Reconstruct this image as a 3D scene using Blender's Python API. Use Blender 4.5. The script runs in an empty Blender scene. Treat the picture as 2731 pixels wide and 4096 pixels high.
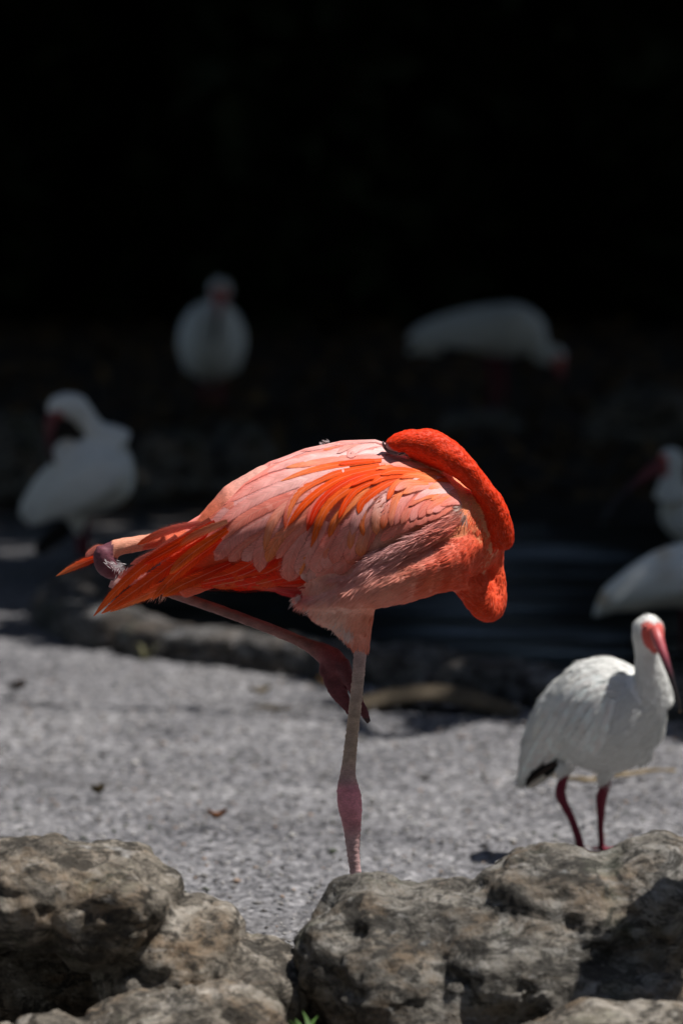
import bpy, math, random
import numpy as np
from mathutils import Vector
from mathutils.bvhtree import BVHTree

random.seed(7)
rng = np.random.default_rng(7)
SC = bpy.context.scene
COL = SC.collection

# ------------------------------------------------------------------ camera, sky, sun, exposure
FPX = 200.0 / 36.0 * 4096.0          # focal length in photo pixels
CAM_H = 1.62
PITCH = math.atan(2148.0 / FPX)
cam_d = bpy.data.cameras.new('camera')
cam = bpy.data.objects.new('camera', cam_d)
COL.objects.link(cam)
cam.location = (0, 0, CAM_H)
cam.rotation_euler = (math.pi / 2 - PITCH, 0, 0)
cam_d.sensor_fit = 'VERTICAL'
cam_d.sensor_height = 36.0
cam_d.lens = 200.0
cam_d.clip_start = 0.1
cam_d.clip_end = 2000.0
SC.camera = cam
SC.render.resolution_x, SC.render.resolution_y = 682, 1024

SUN_EL, SUN_AZ = math.radians(67), math.radians(97)      # azimuth from +Y towards +X
w = bpy.data.worlds.new('World')
SC.world = w
w.use_nodes = True
wn = w.node_tree.nodes
wn.clear()
sky = wn.new('ShaderNodeTexSky')
sky.sky_type = 'NISHITA'
sky.sun_disc = False
sky.sun_elevation = SUN_EL
sky.sun_rotation = SUN_AZ
bg = wn.new('ShaderNodeBackground')
bg.inputs['Strength'].default_value = 0.085
wo = wn.new('ShaderNodeOutputWorld')
w.node_tree.links.new(sky.outputs[0], bg.inputs[0])
w.node_tree.links.new(bg.outputs[0], wo.inputs[0])
sun_d = bpy.data.lights.new('sun', 'SUN')
sun_d.energy = 5.0
sun_d.angle = math.radians(0.53)
sun_d.color = (1.0, 0.965, 0.92)
sun = bpy.data.objects.new('sun', sun_d)
COL.objects.link(sun)
TO_SUN = np.array([math.cos(SUN_EL) * math.sin(SUN_AZ), math.cos(SUN_EL) * math.cos(SUN_AZ), math.sin(SUN_EL)])
sun.rotation_euler = Vector(TO_SUN).to_track_quat('Z', 'Y').to_euler()
sun.location = (6, 16, 12)
SC.view_settings.view_transform = 'Standard'
SC.view_settings.look = 'None'
SC.view_settings.gamma = 1.0
SC.view_settings.exposure = 0.22
SC.view_settings.use_curve_mapping = False
SC.render.engine = 'CYCLES'
SC.cycles.use_denoising = True
SC.cycles.max_bounces = 6
SC.cycles.transparent_max_bounces = 16

# ------------------------------------------------------------------ pixels -> directions
_fw = np.array([0, math.cos(PITCH), -math.sin(PITCH)])
_up = np.array([0, math.sin(PITCH), math.cos(PITCH)])
_rt = np.array([1.0, 0, 0])
CAMP = np.array([0, 0, CAM_H])


def at(px, py, Y):
    """point on the ray through photo pixel (px,py) at world distance Y (vectorised)"""
    px, py, Y = np.broadcast_arrays(np.asarray(px, float), np.asarray(py, float), np.asarray(Y, float))
    d = _fw + ((px - 1365.5) / FPX)[..., None] * _rt + ((2048.0 - py) / FPX)[..., None] * _up
    return CAMP + d * (Y / d[..., 1])[..., None]


def ground_at(px, py, z=0.0):
    d = _fw + (px - 1365.5) / FPX * _rt + (2048.0 - py) / FPX * _up
    return CAMP + d * ((z - CAM_H) / d[2])


def to_px(P):
    P = np.asarray(P, float) - CAMP
    zc = P @ _fw
    return 1365.5 + P @ _rt / zc * FPX, 2048.0 - P @ _up / zc * FPX


def ppm(Y):
    return FPX / (Y * math.cos(PITCH) + CAM_H * 0.0)


DS = 2731.0 / 1568.0                 # enlarged view -> photo pixels


# ------------------------------------------------------------------ noise
def _hash(ix, iy, iz, s):
    n = (ix * 374761393 + iy * 668265263 + iz * 2147483647 + s * 1274126177) & 0xffffffff
    n = ((n ^ (n >> 13)) * 1274126177) & 0xffffffff
    n = n ^ (n >> 16)
    return (n & 0xffff) / 65535.0


def vnoise(p, s=0):
    p = np.asarray(p, float)
    i = np.floor(p).astype(np.int64)
    f = p - i
    f = f * f * (3 - 2 * f)
    r = 0
    for dx in (0, 1):
        wx = f[..., 0] if dx else 1 - f[..., 0]
        for dy in (0, 1):
            wy = f[..., 1] if dy else 1 - f[..., 1]
            for dz in (0, 1):
                wz = f[..., 2] if dz else 1 - f[..., 2]
                r = r + wx * wy * wz * _hash(i[..., 0] + dx, i[..., 1] + dy, i[..., 2] + dz, s)
    return r * 2 - 1


def fbm(p, o=4, s=0, g=0.5):
    a, r, t = 1.0, 0, 0
    for k in range(o):
        r = r + a * vnoise(p * (2.03 ** k) + 17.3 * k, s + k)
        t += a
        a *= g
    return r / t


# ------------------------------------------------------------------ mesh helpers
def new_mesh(name, V, F, col=None, uv=None, smooth=True):
    V = np.asarray(V, np.float32)
    me = bpy.data.meshes.new(name)
    if isinstance(F, np.ndarray):
        n = F.shape[1]
        me.vertices.add(len(V))
        me.vertices.foreach_set('co', V.ravel())
        me.loops.add(F.size)
        me.loops.foreach_set('vertex_index', F.astype(np.int32).ravel())
        me.polygons.add(len(F))
        me.polygons.foreach_set('loop_start', np.arange(0, F.size, n, dtype=np.int32))
        me.polygons.foreach_set('loop_total', np.full(len(F), n, np.int32))
    else:
        me.from_pydata(V.tolist(), [], F)
    me.update(calc_edges=True)
    if smooth:
        me.polygons.foreach_set('use_smooth', np.ones(len(me.polygons), bool))
    if col is not None:
        set_col(me, col)
    if uv is not None:
        ul = me.uv_layers.new(name='UVMap')
        li = np.empty(len(me.loops), np.int32)
        me.loops.foreach_get('vertex_index', li)
        ul.data.foreach_set('uv', np.asarray(uv, np.float32)[li].ravel())
    return me


def set_col(me, col, name='Col'):
    a = me.attributes.get(name) or me.attributes.new(name, 'FLOAT_COLOR', 'POINT')
    c = np.ones((len(me.vertices), 4), np.float32)
    c[:, :3] = np.clip(col, 0, 1)
    a.data.foreach_set('color', c.ravel())


def link(name, me, mat, parent=None, loc=None):
    o = bpy.data.objects.new(name, me)
    COL.objects.link(o)
    if mat is not None:
        me.materials.append(mat)
    if parent is not None:
        o.parent = parent
    if loc is not None:
        o.location = loc
    return o


def tag(o, label, cat, group=None, kind=None):
    o['label'] = label
    o['category'] = cat
    if group:
        o['group'] = group
    if kind:
        o['kind'] = kind
    return o


def empty(name, loc, label, cat, group=None):
    o = bpy.data.objects.new(name, None)
    COL.objects.link(o)
    o.location = loc
    o.empty_display_size = 0.05
    return tag(o, label, cat, group)


def mesh_arrays(me):
    V = np.empty(len(me.vertices) * 3, np.float32)
    me.vertices.foreach_get('co', V)
    N = np.empty(len(me.vertices) * 3, np.float32)
    me.vertices.foreach_get('normal', N)
    return V.reshape(-1, 3).astype(float), N.reshape(-1, 3).astype(float)


def mesh_tris(me):
    me.calc_loop_triangles()
    T = np.empty(len(me.loop_triangles) * 3, np.int32)
    me.loop_triangles.foreach_get('vertices', T)
    return T.reshape(-1, 3)


def remesh(V, F, voxel, smooth_it=2):
    """union of closed shells as one continuous surface"""
    me = new_mesh('tmp', V, F)
    o = bpy.data.objects.new('tmp', me)
    COL.objects.link(o)
    m = o.modifiers.new('r', 'REMESH')
    m.mode = 'VOXEL'
    m.voxel_size = voxel
    dg = bpy.context.evaluated_depsgraph_get()
    out = bpy.data.meshes.new_from_object(o.evaluated_get(dg))
    bpy.data.objects.remove(o)
    bpy.data.meshes.remove(me)
    V, _ = mesh_arrays(out)
    E = np.empty(len(out.edges) * 2, np.int32)
    out.edges.foreach_get('vertices', E)
    E = E.reshape(-1, 2)
    cnt = np.bincount(E.ravel(), minlength=len(V)).astype(float)[:, None]
    for _ in range(smooth_it):
        acc = np.zeros_like(V)
        for k in range(3):
            acc[:, k] = np.bincount(E[:, 0], V[E[:, 1], k], len(V)) + np.bincount(E[:, 1], V[E[:, 0], k], len(V))
        V = 0.4 * V + 0.6 * acc / np.maximum(cnt, 1)
    out.vertices.foreach_set('co', V.astype(np.float32).ravel())
    out.polygons.foreach_set('use_smooth', np.ones(len(out.polygons), bool))
    out.update()
    return out


class Shells:
    def __init__(s):
        s.V, s.F, s.n, s.paths = [], [], 0, []

    def add(s, V, F):
        s.V.append(np.asarray(V, float))
        s.F += [[i + s.n for i in f] for f in F]
        s.n += len(V)

    def loft(s, C, ra, rd, n=20, name=None, axis=(0, 1, 0)):
        """rings round the centres C; ra = radius in the side view, rd = radius in depth"""
        C = np.asarray(C, float)
        ra, rd = np.asarray(ra, float), np.asarray(rd, float)
        Tn = np.gradient(C, axis=0)
        Tn /= np.linalg.norm(Tn, axis=1)[:, None]
        e2 = np.asarray(axis, float) - (Tn @ np.asarray(axis, float))[:, None] * Tn
        e2 /= np.linalg.norm(e2, axis=1)[:, None]
        e1 = np.cross(Tn, e2)
        a = np.linspace(0, 2 * math.pi, n, endpoint=False)
        V = (C[:, None] + np.cos(a)[None, :, None] * e1[:, None] * ra[:, None, None]
             + np.sin(a)[None, :, None] * e2[:, None] * rd[:, None, None]).reshape(-1, 3)
        V = np.vstack([V, C[0] - Tn[0] * min(ra[0], rd[0]) * 0.5, C[-1] + Tn[-1] * min(ra[-1], rd[-1]) * 0.5])
        m = len(C)
        F = []
        for i in range(m - 1):
            for j in range(n):
                k = (j + 1) % n
                F.append([i * n + j, i * n + k, (i + 1) * n + k, (i + 1) * n + j])
        for j in range(n):
            k = (j + 1) % n
            F.append([m * n, k, j])
            F.append([m * n + 1, (m - 1) * n + j, (m - 1) * n + k])
        s.add(V, F)
        s.paths.append((name, C, np.maximum(ra, 1e-4), rd))

    def ellipsoid(s, c, r, rot=0.0, n=16):
        a = np.linspace(0, 2 * math.pi, n, endpoint=False)
        b = np.linspace(0, math.pi, n // 2 + 1)[1:-1]
        V = [[math.sin(t) * math.cos(p), math.sin(t) * math.sin(p), math.cos(t)] for t in b for p in a]
        V = np.array(V + [[0, 0, 1], [0, 0, -1]]) * np.asarray(r)
        cr, sr = math.cos(rot), math.sin(rot)
        V = V @ np.array([[cr, 0, -sr], [0, 1, 0], [sr, 0, cr]]).T + np.asarray(c)
        m = len(b)
        F = []
        for i in range(m - 1):
            for j in range(n):
                k = (j + 1) % n
                F.append([i * n + j, (i + 1) * n + j, (i + 1) * n + k, i * n + k])
        for j in range(n):
            k = (j + 1) % n
            F.append([m * n, j, k])
            F.append([m * n + 1, (m - 1) * n + k, (m - 1) * n + j])
        s.add(V, F)

    def remesh(s, voxel, it=2):
        return remesh(np.vstack(s.V), s.F, voxel, it)


def catmull(P, n):
    P = np.asarray(P, float)
    if len(P) == 2:
        t = np.linspace(0, 1, n)[:, None]
        return P[0] * (1 - t) + P[1] * t
    Q = np.vstack([2 * P[0] - P[1], P, 2 * P[-1] - P[-2]])
    ts = np.linspace(0, len(P) - 1 - 1e-6, n)
    i = ts.astype(int)
    f = (ts - i)[:, None]
    a, b, c, d = Q[i], Q[i + 1], Q[i + 2], Q[i + 3]
    return 0.5 * (2 * b + (c - a) * f + (2 * a - 5 * b + 4 * c - d) * f ** 2 + (3 * b - a - 3 * c + d) * f ** 3)


def seg_dist(P, C):
    """distance from the points P to the polyline C, with the parameter along it"""
    best = np.full(len(P), 1e9)
    par = np.zeros(len(P))
    for i in range(len(C) - 1):
        d = C[i + 1] - C[i]
        t = np.clip(((P - C[i]) @ d) / max(d @ d, 1e-12), 0, 1)
        q = np.linalg.norm(P - (C[i] + t[:, None] * d), axis=1)
        m = q < best
        best[m] = q[m]
        par[m] = i + t[m]
    return best, par


def inside(poly, X):
    poly = np.asarray(poly, float)
    r = np.zeros(len(X), bool)
    j = len(poly) - 1
    for i in range(len(poly)):
        a, b = poly[i], poly[j]
        c = ((a[1] > X[:, 1]) != (b[1] > X[:, 1])) & (X[:, 0] < (b[0] - a[0]) * (X[:, 1] - a[1]) / (b[1] - a[1] + 1e-9) + a[0])
        r ^= c
        j = i
    return r


def tube_dist(P, C, ra, rd):
    """signed distance to an elliptical tube: ra in the side view, rd in depth"""
    flat = np.array([1.0, 0, 1.0])
    d, par = seg_dist(P * flat, C * flat)
    k = np.arange(len(C))
    a, b = np.interp(par, k, ra), np.interp(par, k, rd)
    dy = np.abs(P[:, 1] - np.interp(par, k, C[:, 1]))
    return (np.sqrt((d / a) ** 2 + (dy / b) ** 2) - 1) * np.minimum(a, b), par


# ------------------------------------------------------------------ materials
def mat(name):
    m = bpy.data.materials.new(name)
    m.use_nodes = True
    nt = m.node_tree
    nt.nodes.clear()
    out = nt.nodes.new('ShaderNodeOutputMaterial')
    b = nt.nodes.new('ShaderNodeBsdfPrincipled')
    nt.links.new(b.outputs[0], out.inputs[0])
    return m, nt, b, out


def N(nt, t, **kw):
    n = nt.nodes.new(t)
    for k, v in kw.items():
        if k.startswith('i_'):
            key = k[2:].replace('_', ' ')
            n.inputs[int(key) if key.isdigit() else key].default_value = v
        else:
            setattr(n, k, v)
    return n


def ramp(nt, src, stops):
    r = nt.nodes.new('ShaderNodeValToRGB')
    el = r.color_ramp.elements
    while len(el) < len(stops):
        el.new(0.5)
    for e, (p, c) in zip(el, stops):
        e.position = p
        e.color = (*c, 1) if len(c) == 3 else c
    nt.links.new(src, r.inputs[0])
    return r.outputs[0]


def mixc(nt, fac, a, b, mode='MIX'):
    n = nt.nodes.new('ShaderNodeMix')
    n.data_type = 'RGBA'
    n.blend_type = mode
    for s, v in ((n.inputs[0], fac), (n.inputs[6], a), (n.inputs[7], b)):
        if hasattr(v, 'links'):
            nt.links.new(v, s)
        else:
            s.default_value = v if isinstance(v, (int, float)) else (*v, 1)
    return n.outputs[2]


def noise(nt, vec, scale, detail=4, rough=0.55, dist=0.0):
    n = N(nt, 'ShaderNodeTexNoise')
    n.inputs['Scale'].default_value = scale
    n.inputs['Detail'].default_value = detail
    n.inputs['Roughness'].default_value = rough
    n.inputs['Distortion'].default_value = dist
    if vec is not None:
        nt.links.new(vec, n.inputs['Vector'])
    return n.outputs[0]


def bump(nt, h, b, strength, distance):
    n = N(nt, 'ShaderNodeBump')
    n.inputs['Strength'].default_value = strength
    n.inputs['Distance'].default_value = distance
    nt.links.new(h, n.inputs['Height'])
    nt.links.new(n.outputs[0], b.inputs['Normal'])
    return n


def mat_plumage(name, rough=0.65, trans=0.16, spec=0.12, grain=0.3):
    """feather surface: vertex colour with barbs running off the shaft"""
    m, nt, b, out = mat(name)
    a = N(nt, 'ShaderNodeAttribute', attribute_name='Col')
    uv = N(nt, 'ShaderNodeUVMap')
    sep = N(nt, 'ShaderNodeSeparateXYZ')
    nt.links.new(uv.outputs[0], sep.inputs[0])
    ab = N(nt, 'ShaderNodeMath', operation='ABSOLUTE')
    nt.links.new(sep.outputs[0], ab.inputs[0])
    sk = N(nt, 'ShaderNodeMath', operation='MULTIPLY_ADD', i_1=-0.022)
    nt.links.new(ab.outputs[0], sk.inputs[0])
    nt.links.new(sep.outputs[1], sk.inputs[2])
    cmb = N(nt, 'ShaderNodeCombineXYZ')
    nt.links.new(sk.outputs[0], cmb.inputs[0])
    sc_ = N(nt, 'ShaderNodeMath', operation='MULTIPLY', i_1=0.002)
    nt.links.new(sep.outputs[0], sc_.inputs[0])
    nt.links.new(sc_.outputs[0], cmb.inputs[1])
    oi = N(nt, 'ShaderNodeObjectInfo')
    nt.links.new(oi.outputs['Random'], cmb.inputs[2])
    ns = noise(nt, cmb.outputs[0], 420, 3, 0.6)
    shade = ramp(nt, ns, [(0.25, (1 - grain,) * 3), (0.75, (1 + grain * 0.4,) * 3)])
    c = mixc(nt, 1.0, a.outputs[0], shade, 'MULTIPLY')
    cm2 = N(nt, 'ShaderNodeCombineXYZ')
    nt.links.new(sep.outputs[0], cm2.inputs[0])
    v2 = N(nt, 'ShaderNodeMath', operation='MULTIPLY', i_1=26.0)
    nt.links.new(sep.outputs[1], v2.inputs[0])
    nt.links.new(v2.outputs[0], cm2.inputs[1])
    o2 = N(nt, 'ShaderNodeMath', operation='MULTIPLY', i_1=40.0)
    nt.links.new(oi.outputs['Random'], o2.inputs[0])
    nt.links.new(o2.outputs[0], cm2.inputs[2])
    blot = noise(nt, cm2.outputs[0], 1.3, 3, 0.6)
    c = mixc(nt, 1.0, c, ramp(nt, blot, [(0.3, (0.88, 0.82, 0.80)), (0.5, (1, 1, 1)), (0.7, (1.08, 1.2, 1.22))]), 'MULTIPLY')
    rach = ramp(nt, ab.outputs[0], [(0.0, (0.22,) * 3), (0.08, (0, 0, 0))])
    c = mixc(nt, rach, c, (0.92, 0.62, 0.5))
    nt.links.new(c, b.inputs['Base Color'])
    b.inputs['Roughness'].default_value = rough
    b.inputs['Specular IOR Level'].default_value = spec
    bump(nt, ns, b, 0.35, 0.0012)
    tr = N(nt, 'ShaderNodeBsdfTranslucent')
    nt.links.new(c, tr.inputs[0])
    mx = N(nt, 'ShaderNodeMixShader', i_0=trans)
    nt.links.new(b.outputs[0], mx.inputs[1])
    nt.links.new(tr.outputs[0], mx.inputs[2])
    # loose barbs: the vane thins out towards its edge
    nb = noise(nt, cmb.outputs[0], 900, 2, 0.5)
    ed = N(nt, 'ShaderNodeMath', operation='MULTIPLY_ADD', i_1=0.5)
    nt.links.new(nb, ed.inputs[0])
    nt.links.new(ab.outputs[0], ed.inputs[2])
    fr = ramp(nt, ed.outputs[0], [(0.86, (0, 0, 0)), (1.0, (0.9, 0.9, 0.9))])
    tp = N(nt, 'ShaderNodeBsdfTransparent')
    mx2 = N(nt, 'ShaderNodeMixShader')
    nt.links.new(fr, mx2.inputs[0])
    nt.links.new(mx.outputs[0], mx2.inputs[1])
    nt.links.new(tp.outputs[0], mx2.inputs[2])
    nt.links.new(mx2.outputs[0], out.inputs[0])
    return m


def mat_vcol(name, rough=0.6, spec=0.25, nscale=160, ngrain=0.2, bstr=0.3, bdist=0.002, trans=0.0, stretch=(1, 1, 1)):
    m, nt, b, out = mat(name)
    a = N(nt, 'ShaderNodeAttribute', attribute_name='Col')
    tc = N(nt, 'ShaderNodeTexCoord')
    mp = N(nt, 'ShaderNodeMapping')
    mp.inputs['Scale'].default_value = stretch
    nt.links.new(tc.outputs['Object'], mp.inputs[0])
    ns = noise(nt, mp.outputs[0], nscale, 4, 0.6)
    sh = ramp(nt, ns, [(0.3, (1 - ngrain,) * 3), (0.7, (1 + ngrain * 0.5,) * 3)])
    c = mixc(nt, 1.0, a.outputs[0], sh, 'MULTIPLY')
    nt.links.new(c, b.inputs['Base Color'])
    b.inputs['Roughness'].default_value = rough
    b.inputs['Specular IOR Level'].default_value = spec
    if bstr:
        bump(nt, ns, b, bstr, bdist)
    if trans:
        tr = N(nt, 'ShaderNodeBsdfTranslucent')
        nt.links.new(c, tr.inputs[0])
        mx = N(nt, 'ShaderNodeMixShader', i_0=trans)
        nt.links.new(b.outputs[0], mx.inputs[1])
        nt.links.new(tr.outputs[0], mx.inputs[2])
        nt.links.new(mx.outputs[0], out.inputs[0])
    return m


def mat_ground():
    m, nt, b, out = mat('shell_concrete_and_soil')
    zone = N(nt, 'ShaderNodeAttribute', attribute_name='Col')
    sp = N(nt, 'ShaderNodeSeparateColor')
    nt.links.new(zone.outputs[0], sp.inputs[0])
    tc = N(nt, 'ShaderNodeTexCoord')
    o = tc.outputs['Object']
    n1 = noise(nt, o, 2.2, 6, 0.65)
    n2 = noise(nt, o, 55, 5, 0.65)
    n3 = noise(nt, o, 150, 3, 0.6)
    base = ramp(nt, n1, [(0.3, (0.125, 0.123, 0.131)), (0.50, (0.180, 0.177, 0.185)), (0.70, (0.245, 0.240, 0.245))])
    spk = ramp(nt, n2, [(0.37, (0.22, 0.22, 0.23)), (0.47, (0.75, 0.75, 0.75)), (0.56, (1.1, 1.1, 1.1)), (0.66, (1.95, 1.92, 1.88))])
    c = mixc(nt, 1.0, base, spk, 'MULTIPLY')
    vor = N(nt, 'ShaderNodeTexVoronoi')
    vor.inputs['Scale'].default_value = 75
    nt.links.new(o, vor.inputs['Vector'])
    shell = ramp(nt, vor.outputs['Distance'], [(0.14, (1, 1, 1)), (0.22, (0, 0, 0))])
    pick = ramp(nt, noise(nt, o, 31, 2), [(0.55, (0, 0, 0)), (0.62, (1, 1, 1))])
    sm = mixc(nt, 1.0, shell, pick, 'MULTIPLY')
    tint = ramp(nt, noise(nt, o, 90, 2), [(0.35, (0.10, 0.085, 0.07)), (0.5, (0.50, 0.47, 0.44)), (0.65, (0.42, 0.30, 0.24))])
    c = mixc(nt, sm, c, tint)
    moss = ramp(nt, noise(nt, o, 14, 5, 0.7), [(0.64, (0, 0, 0)), (0.75, (0.5, 0.5, 0.5))])
    c = mixc(nt, moss, c, (0.13, 0.15, 0.11))
    stain = ramp(nt, noise(nt, o, 1.6, 6, 0.7, 0.6), [(0.56, (0, 0, 0)), (0.68, (0.55, 0.55, 0.55))])
    c = mixc(nt, stain, c, (0.105, 0.10, 0.10))
    drop = ramp(nt, noise(nt, o, 11, 4, 0.6, 0.3), [(0.70, (0, 0, 0)), (0.74, (0.7, 0.7, 0.7))])
    c = mixc(nt, drop, c, (0.42, 0.42, 0.41))
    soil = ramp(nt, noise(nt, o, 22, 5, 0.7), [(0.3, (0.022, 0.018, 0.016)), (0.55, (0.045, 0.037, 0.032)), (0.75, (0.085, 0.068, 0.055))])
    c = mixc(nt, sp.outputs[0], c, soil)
    nt.links.new(c, b.inputs['Base Color'])
    b.inputs['Roughness'].default_value = 0.92
    b.inputs['Specular IOR Level'].default_value = 0.15
    add = N(nt, 'ShaderNodeMath', operation='ADD')
    nt.links.new(n2, add.inputs[0])
    nt.links.new(n3, add.inputs[1])
    bump(nt, add.outputs[0], b, 0.8, 0.006)
    return m


def mat_rock(name, tint=(1, 1, 1), dark=0.0, seed=0.0):
    m, nt, b, out = mat(name)
    tc = N(nt, 'ShaderNodeTexCoord')
    mp = N(nt, 'ShaderNodeMapping')
    mp.inputs['Location'].default_value = (seed, seed * 1.7, seed * 0.6)
    nt.links.new(tc.outputs['Object'], mp.inputs[0])
    o = mp.outputs[0]
    t = lambda c: tuple(v * k * (1 - dark) for v, k in zip(c, tint))
    mps = N(nt, 'ShaderNodeMapping')
    mps.inputs['Scale'].default_value = (1.0, 1.0, 1.9)
    mps.inputs['Rotation'].default_value = (0.2, 0.35, 0.3)
    nt.links.new(o, mps.inputs[0])
    so = mps.outputs[0]
    c = ramp(nt, noise(nt, so, 7, 10, 0.72, 1.2), [(0.32, t((0.05, 0.045, 0.04))), (0.42, t((0.14, 0.125, 0.105))), (0.51, t((0.255, 0.228, 0.19))), (0.64, t((0.42, 0.39, 0.345)))])
    warm = ramp(nt, noise(nt, so, 5.3, 6, 0.7, 0.8), [(0.50, (0, 0, 0)), (0.64, (0.7, 0.7, 0.7))])
    c = mixc(nt, warm, c, t((0.225, 0.155, 0.095)))
    lich = ramp(nt, noise(nt, so, 13, 10, 0.78, 1.0), [(0.49, (0, 0, 0)), (0.56, (0.9, 0.9, 0.9))])
    c = mixc(nt, lich, c, t((0.048, 0.044, 0.038)))
    spot = ramp(nt, noise(nt, so, 34, 6, 0.72, 0.5), [(0.56, (0, 0, 0)), (0.62, (0.85, 0.85, 0.85))])
    c = mixc(nt, spot, c, t((0.04, 0.036, 0.03)))
    pale = ramp(nt, noise(nt, so, 19, 7, 0.7, 0.8), [(0.58, (0, 0, 0)), (0.66, (0.7, 0.7, 0.7))])
    c = mixc(nt, pale, c, t((0.46, 0.43, 0.385)))
    alg = ramp(nt, noise(nt, o, 5.1, 4, 0.6), [(0.58, (0, 0, 0)), (0.75, (0.55, 0.55, 0.55))])
    c = mixc(nt, alg, c, t((0.13, 0.15, 0.09)))
    mp2 = N(nt, 'ShaderNodeMapping')
    mp2.inputs['Scale'].default_value = (9, 9, 1.6)
    mp2.inputs['Location'].default_value = (seed * 2, 3.1, 0.4)
    nt.links.new(tc.outputs['Object'], mp2.inputs[0])
    drip = ramp(nt, noise(nt, mp2.outputs[0], 1.6, 4, 0.6), [(0.66, (0, 0, 0)), (0.74, (0.8, 0.8, 0.8))])
    c = mixc(nt, drip, c, t((0.40, 0.395, 0.385)))
    fine = noise(nt, o, 90, 5, 0.7)
    c = mixc(nt, 1.0, c, ramp(nt, fine, [(0.3, (0.62, 0.62, 0.62)), (0.7, (1.25, 1.25, 1.25))]), 'MULTIPLY')
    nt.links.new(c, b.inputs['Base Color'])
    b.inputs['Roughness'].default_value = 0.9
    b.inputs['Specular IOR Level'].default_value = 0.15
    bump(nt, fine, b, 0.9, 0.008)
    return m


def mat_plain(name, c, rough=0.7, spec=0.2, ns=40, var=0.35):
    m, nt, b, out = mat(name)
    tc = N(nt, 'ShaderNodeTexCoord')
    n = noise(nt, tc.outputs['Object'], ns, 4, 0.6)
    col = ramp(nt, n, [(0.3, tuple(v * (1 - var) for v in c)), (0.7, tuple(min(1, v * (1 + var)) for v in c))])
    nt.links.new(col, b.inputs['Base Color'])
    b.inputs['Roughness'].default_value = rough
    b.inputs['Specular IOR Level'].default_value = spec
    bump(nt, n, b, 0.4, 0.003)
    return m


def mat_water():
    m, nt, b, out = mat('pond_water')
    b.inputs['Base Color'].default_value = (0.012, 0.014, 0.013, 1)
    b.inputs['Roughness'].default_value = 0.22
    b.inputs['IOR'].default_value = 1.33
    tc = N(nt, 'ShaderNodeTexCoord')
    mp = N(nt, 'ShaderNodeMapping')
    mp.inputs['Scale'].default_value = (0.16, 1.0, 1)
    nt.links.new(tc.outputs['Object'], mp.inputs[0])
    n = noise(nt, mp.outputs[0], 3.2, 2, 0.45, 0.15)
    bump(nt, n, b, 1.0, 0.21)
    return m


M_PLUM = mat_plumage('flamingo_feather')
M_TUFT = mat_vcol('plumage_tufts', 0.7, 0.1, 300, 0.10, 0.0, trans=0.25)
M_SKIN = mat_vcol('bird_body', 0.6, 0.25, 220, 0.22, 0.45, 0.0015, stretch=(1, 1, 2.2))
M_WHITE = mat_plumage('white_feather', trans=0.1, grain=0.1)
M_BILL = mat_vcol('bill_horn', 0.4, 0.4, 90, 0.2, 0.15, 0.001)
M_GROUND = mat_ground()
M_WATER = mat_water()
M_LEAF = mat_vcol('leaf_green', 0.6, 0.2, 30, 0.3, 0.0, trans=0.15)
M_BARK = mat_plain('bark', (0.07, 0.055, 0.045), 0.9, 0.1, 12)
M_DRY = mat_plain('dry_palm', (0.095, 0.075, 0.052), 0.8, 0.15, 30)
M_TWIG = mat_plain('twig_bark', (0.24, 0.18, 0.10), 0.8, 0.15, 60)
M_LITTER = mat_vcol('leaf_litter', 0.85, 0.1, 60, 0.3, 0.0)
M_EYE = mat_plain('eye_dark', (0.012, 0.012, 0.016), 0.15, 0.5, 10, 0.05)

# ------------------------------------------------------------------ ground, pond
CURB = [(-60, 2535), (200, 2545), (560, 2615), (900, 2650), (1250, 2695), (1600, 2745), (1950, 2795), (2300, 2838), (2800, 2890)]
CURB_G = np.array([ground_at(a, b)[:2] for a, b in CURB])


def curb_y(x):
    return np.interp(x, CURB_G[:, 0], CURB_G[:, 1])


def in_pond(x, y):
    """signed margin: > 0 inside the pond"""
    front = y - (curb_y(x) + 0.10)
    back = 17.0 + 0.25 * np.sin(x * 2.1) - y
    left = x + 0.60 - 0.12 * np.sin(y * 2.0) - 0.06 * (y - 14)
    right = 5.0 - x
    return np.minimum(np.minimum(front, back), np.minimum(left, right))


def axis_lines(lo, hi, a, b, step, grow=1.35):
    mid = np.arange(a, b, step)
    r, v, s = [], b, step
    while v < hi:
        r.append(v)
        s = min(s * grow, 25)
        v += s
    l, v, s = [], a, step
    while v > lo:
        s = min(s * grow, 25)
        v -= s
        l.append(v)
    return np.array(l[::-1] + list(mid) + r + [hi])


gx = axis_lines(-150, 150, -0.95, 0.95, 0.0058)
gy = axis_lines(-120, 400, 8.4, 14.2, 0.0085)
GX, GY = np.meshgrid(gx, gy)
P2 = np.stack([GX, GY, np.zeros_like(GX)], -1)
near = np.clip((GY - 7.5) / 1, 0, 1) * np.clip((15.5 - GY) / 1.0, 0, 1) * np.clip((1.3 - np.abs(GX)) / .3, 0, 1)
rough_h = fbm(P2 * 42, 3, 3, 0.6)
pit = np.clip(vnoise(P2 * 75, 11) - 0.45, 0, 1) * -0.012
GZ = near * (0.0080 * rough_h + 1.3 * pit + 0.010 * fbm(P2 * 6, 2, 5)) - 0.008 * near
pd = in_pond(GX, GY)
GZ = np.where(pd > -0.05, GZ - 0.13 * np.clip((pd + 0.05) / 0.25, 0, 1), GZ)
bank = np.clip((GY - 17.2) / 3, 0, 1)
GZ = GZ + bank * 0.03 * fbm(P2 * 1.3, 3, 9)
GZ = np.where(np.abs(GX) + np.abs(GY - 15) > 40, -0.02, GZ)
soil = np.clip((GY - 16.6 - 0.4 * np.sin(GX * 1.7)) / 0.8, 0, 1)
soil = np.maximum(soil, np.clip(pd / 0.05 + 0.5, 0, 1))
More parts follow.
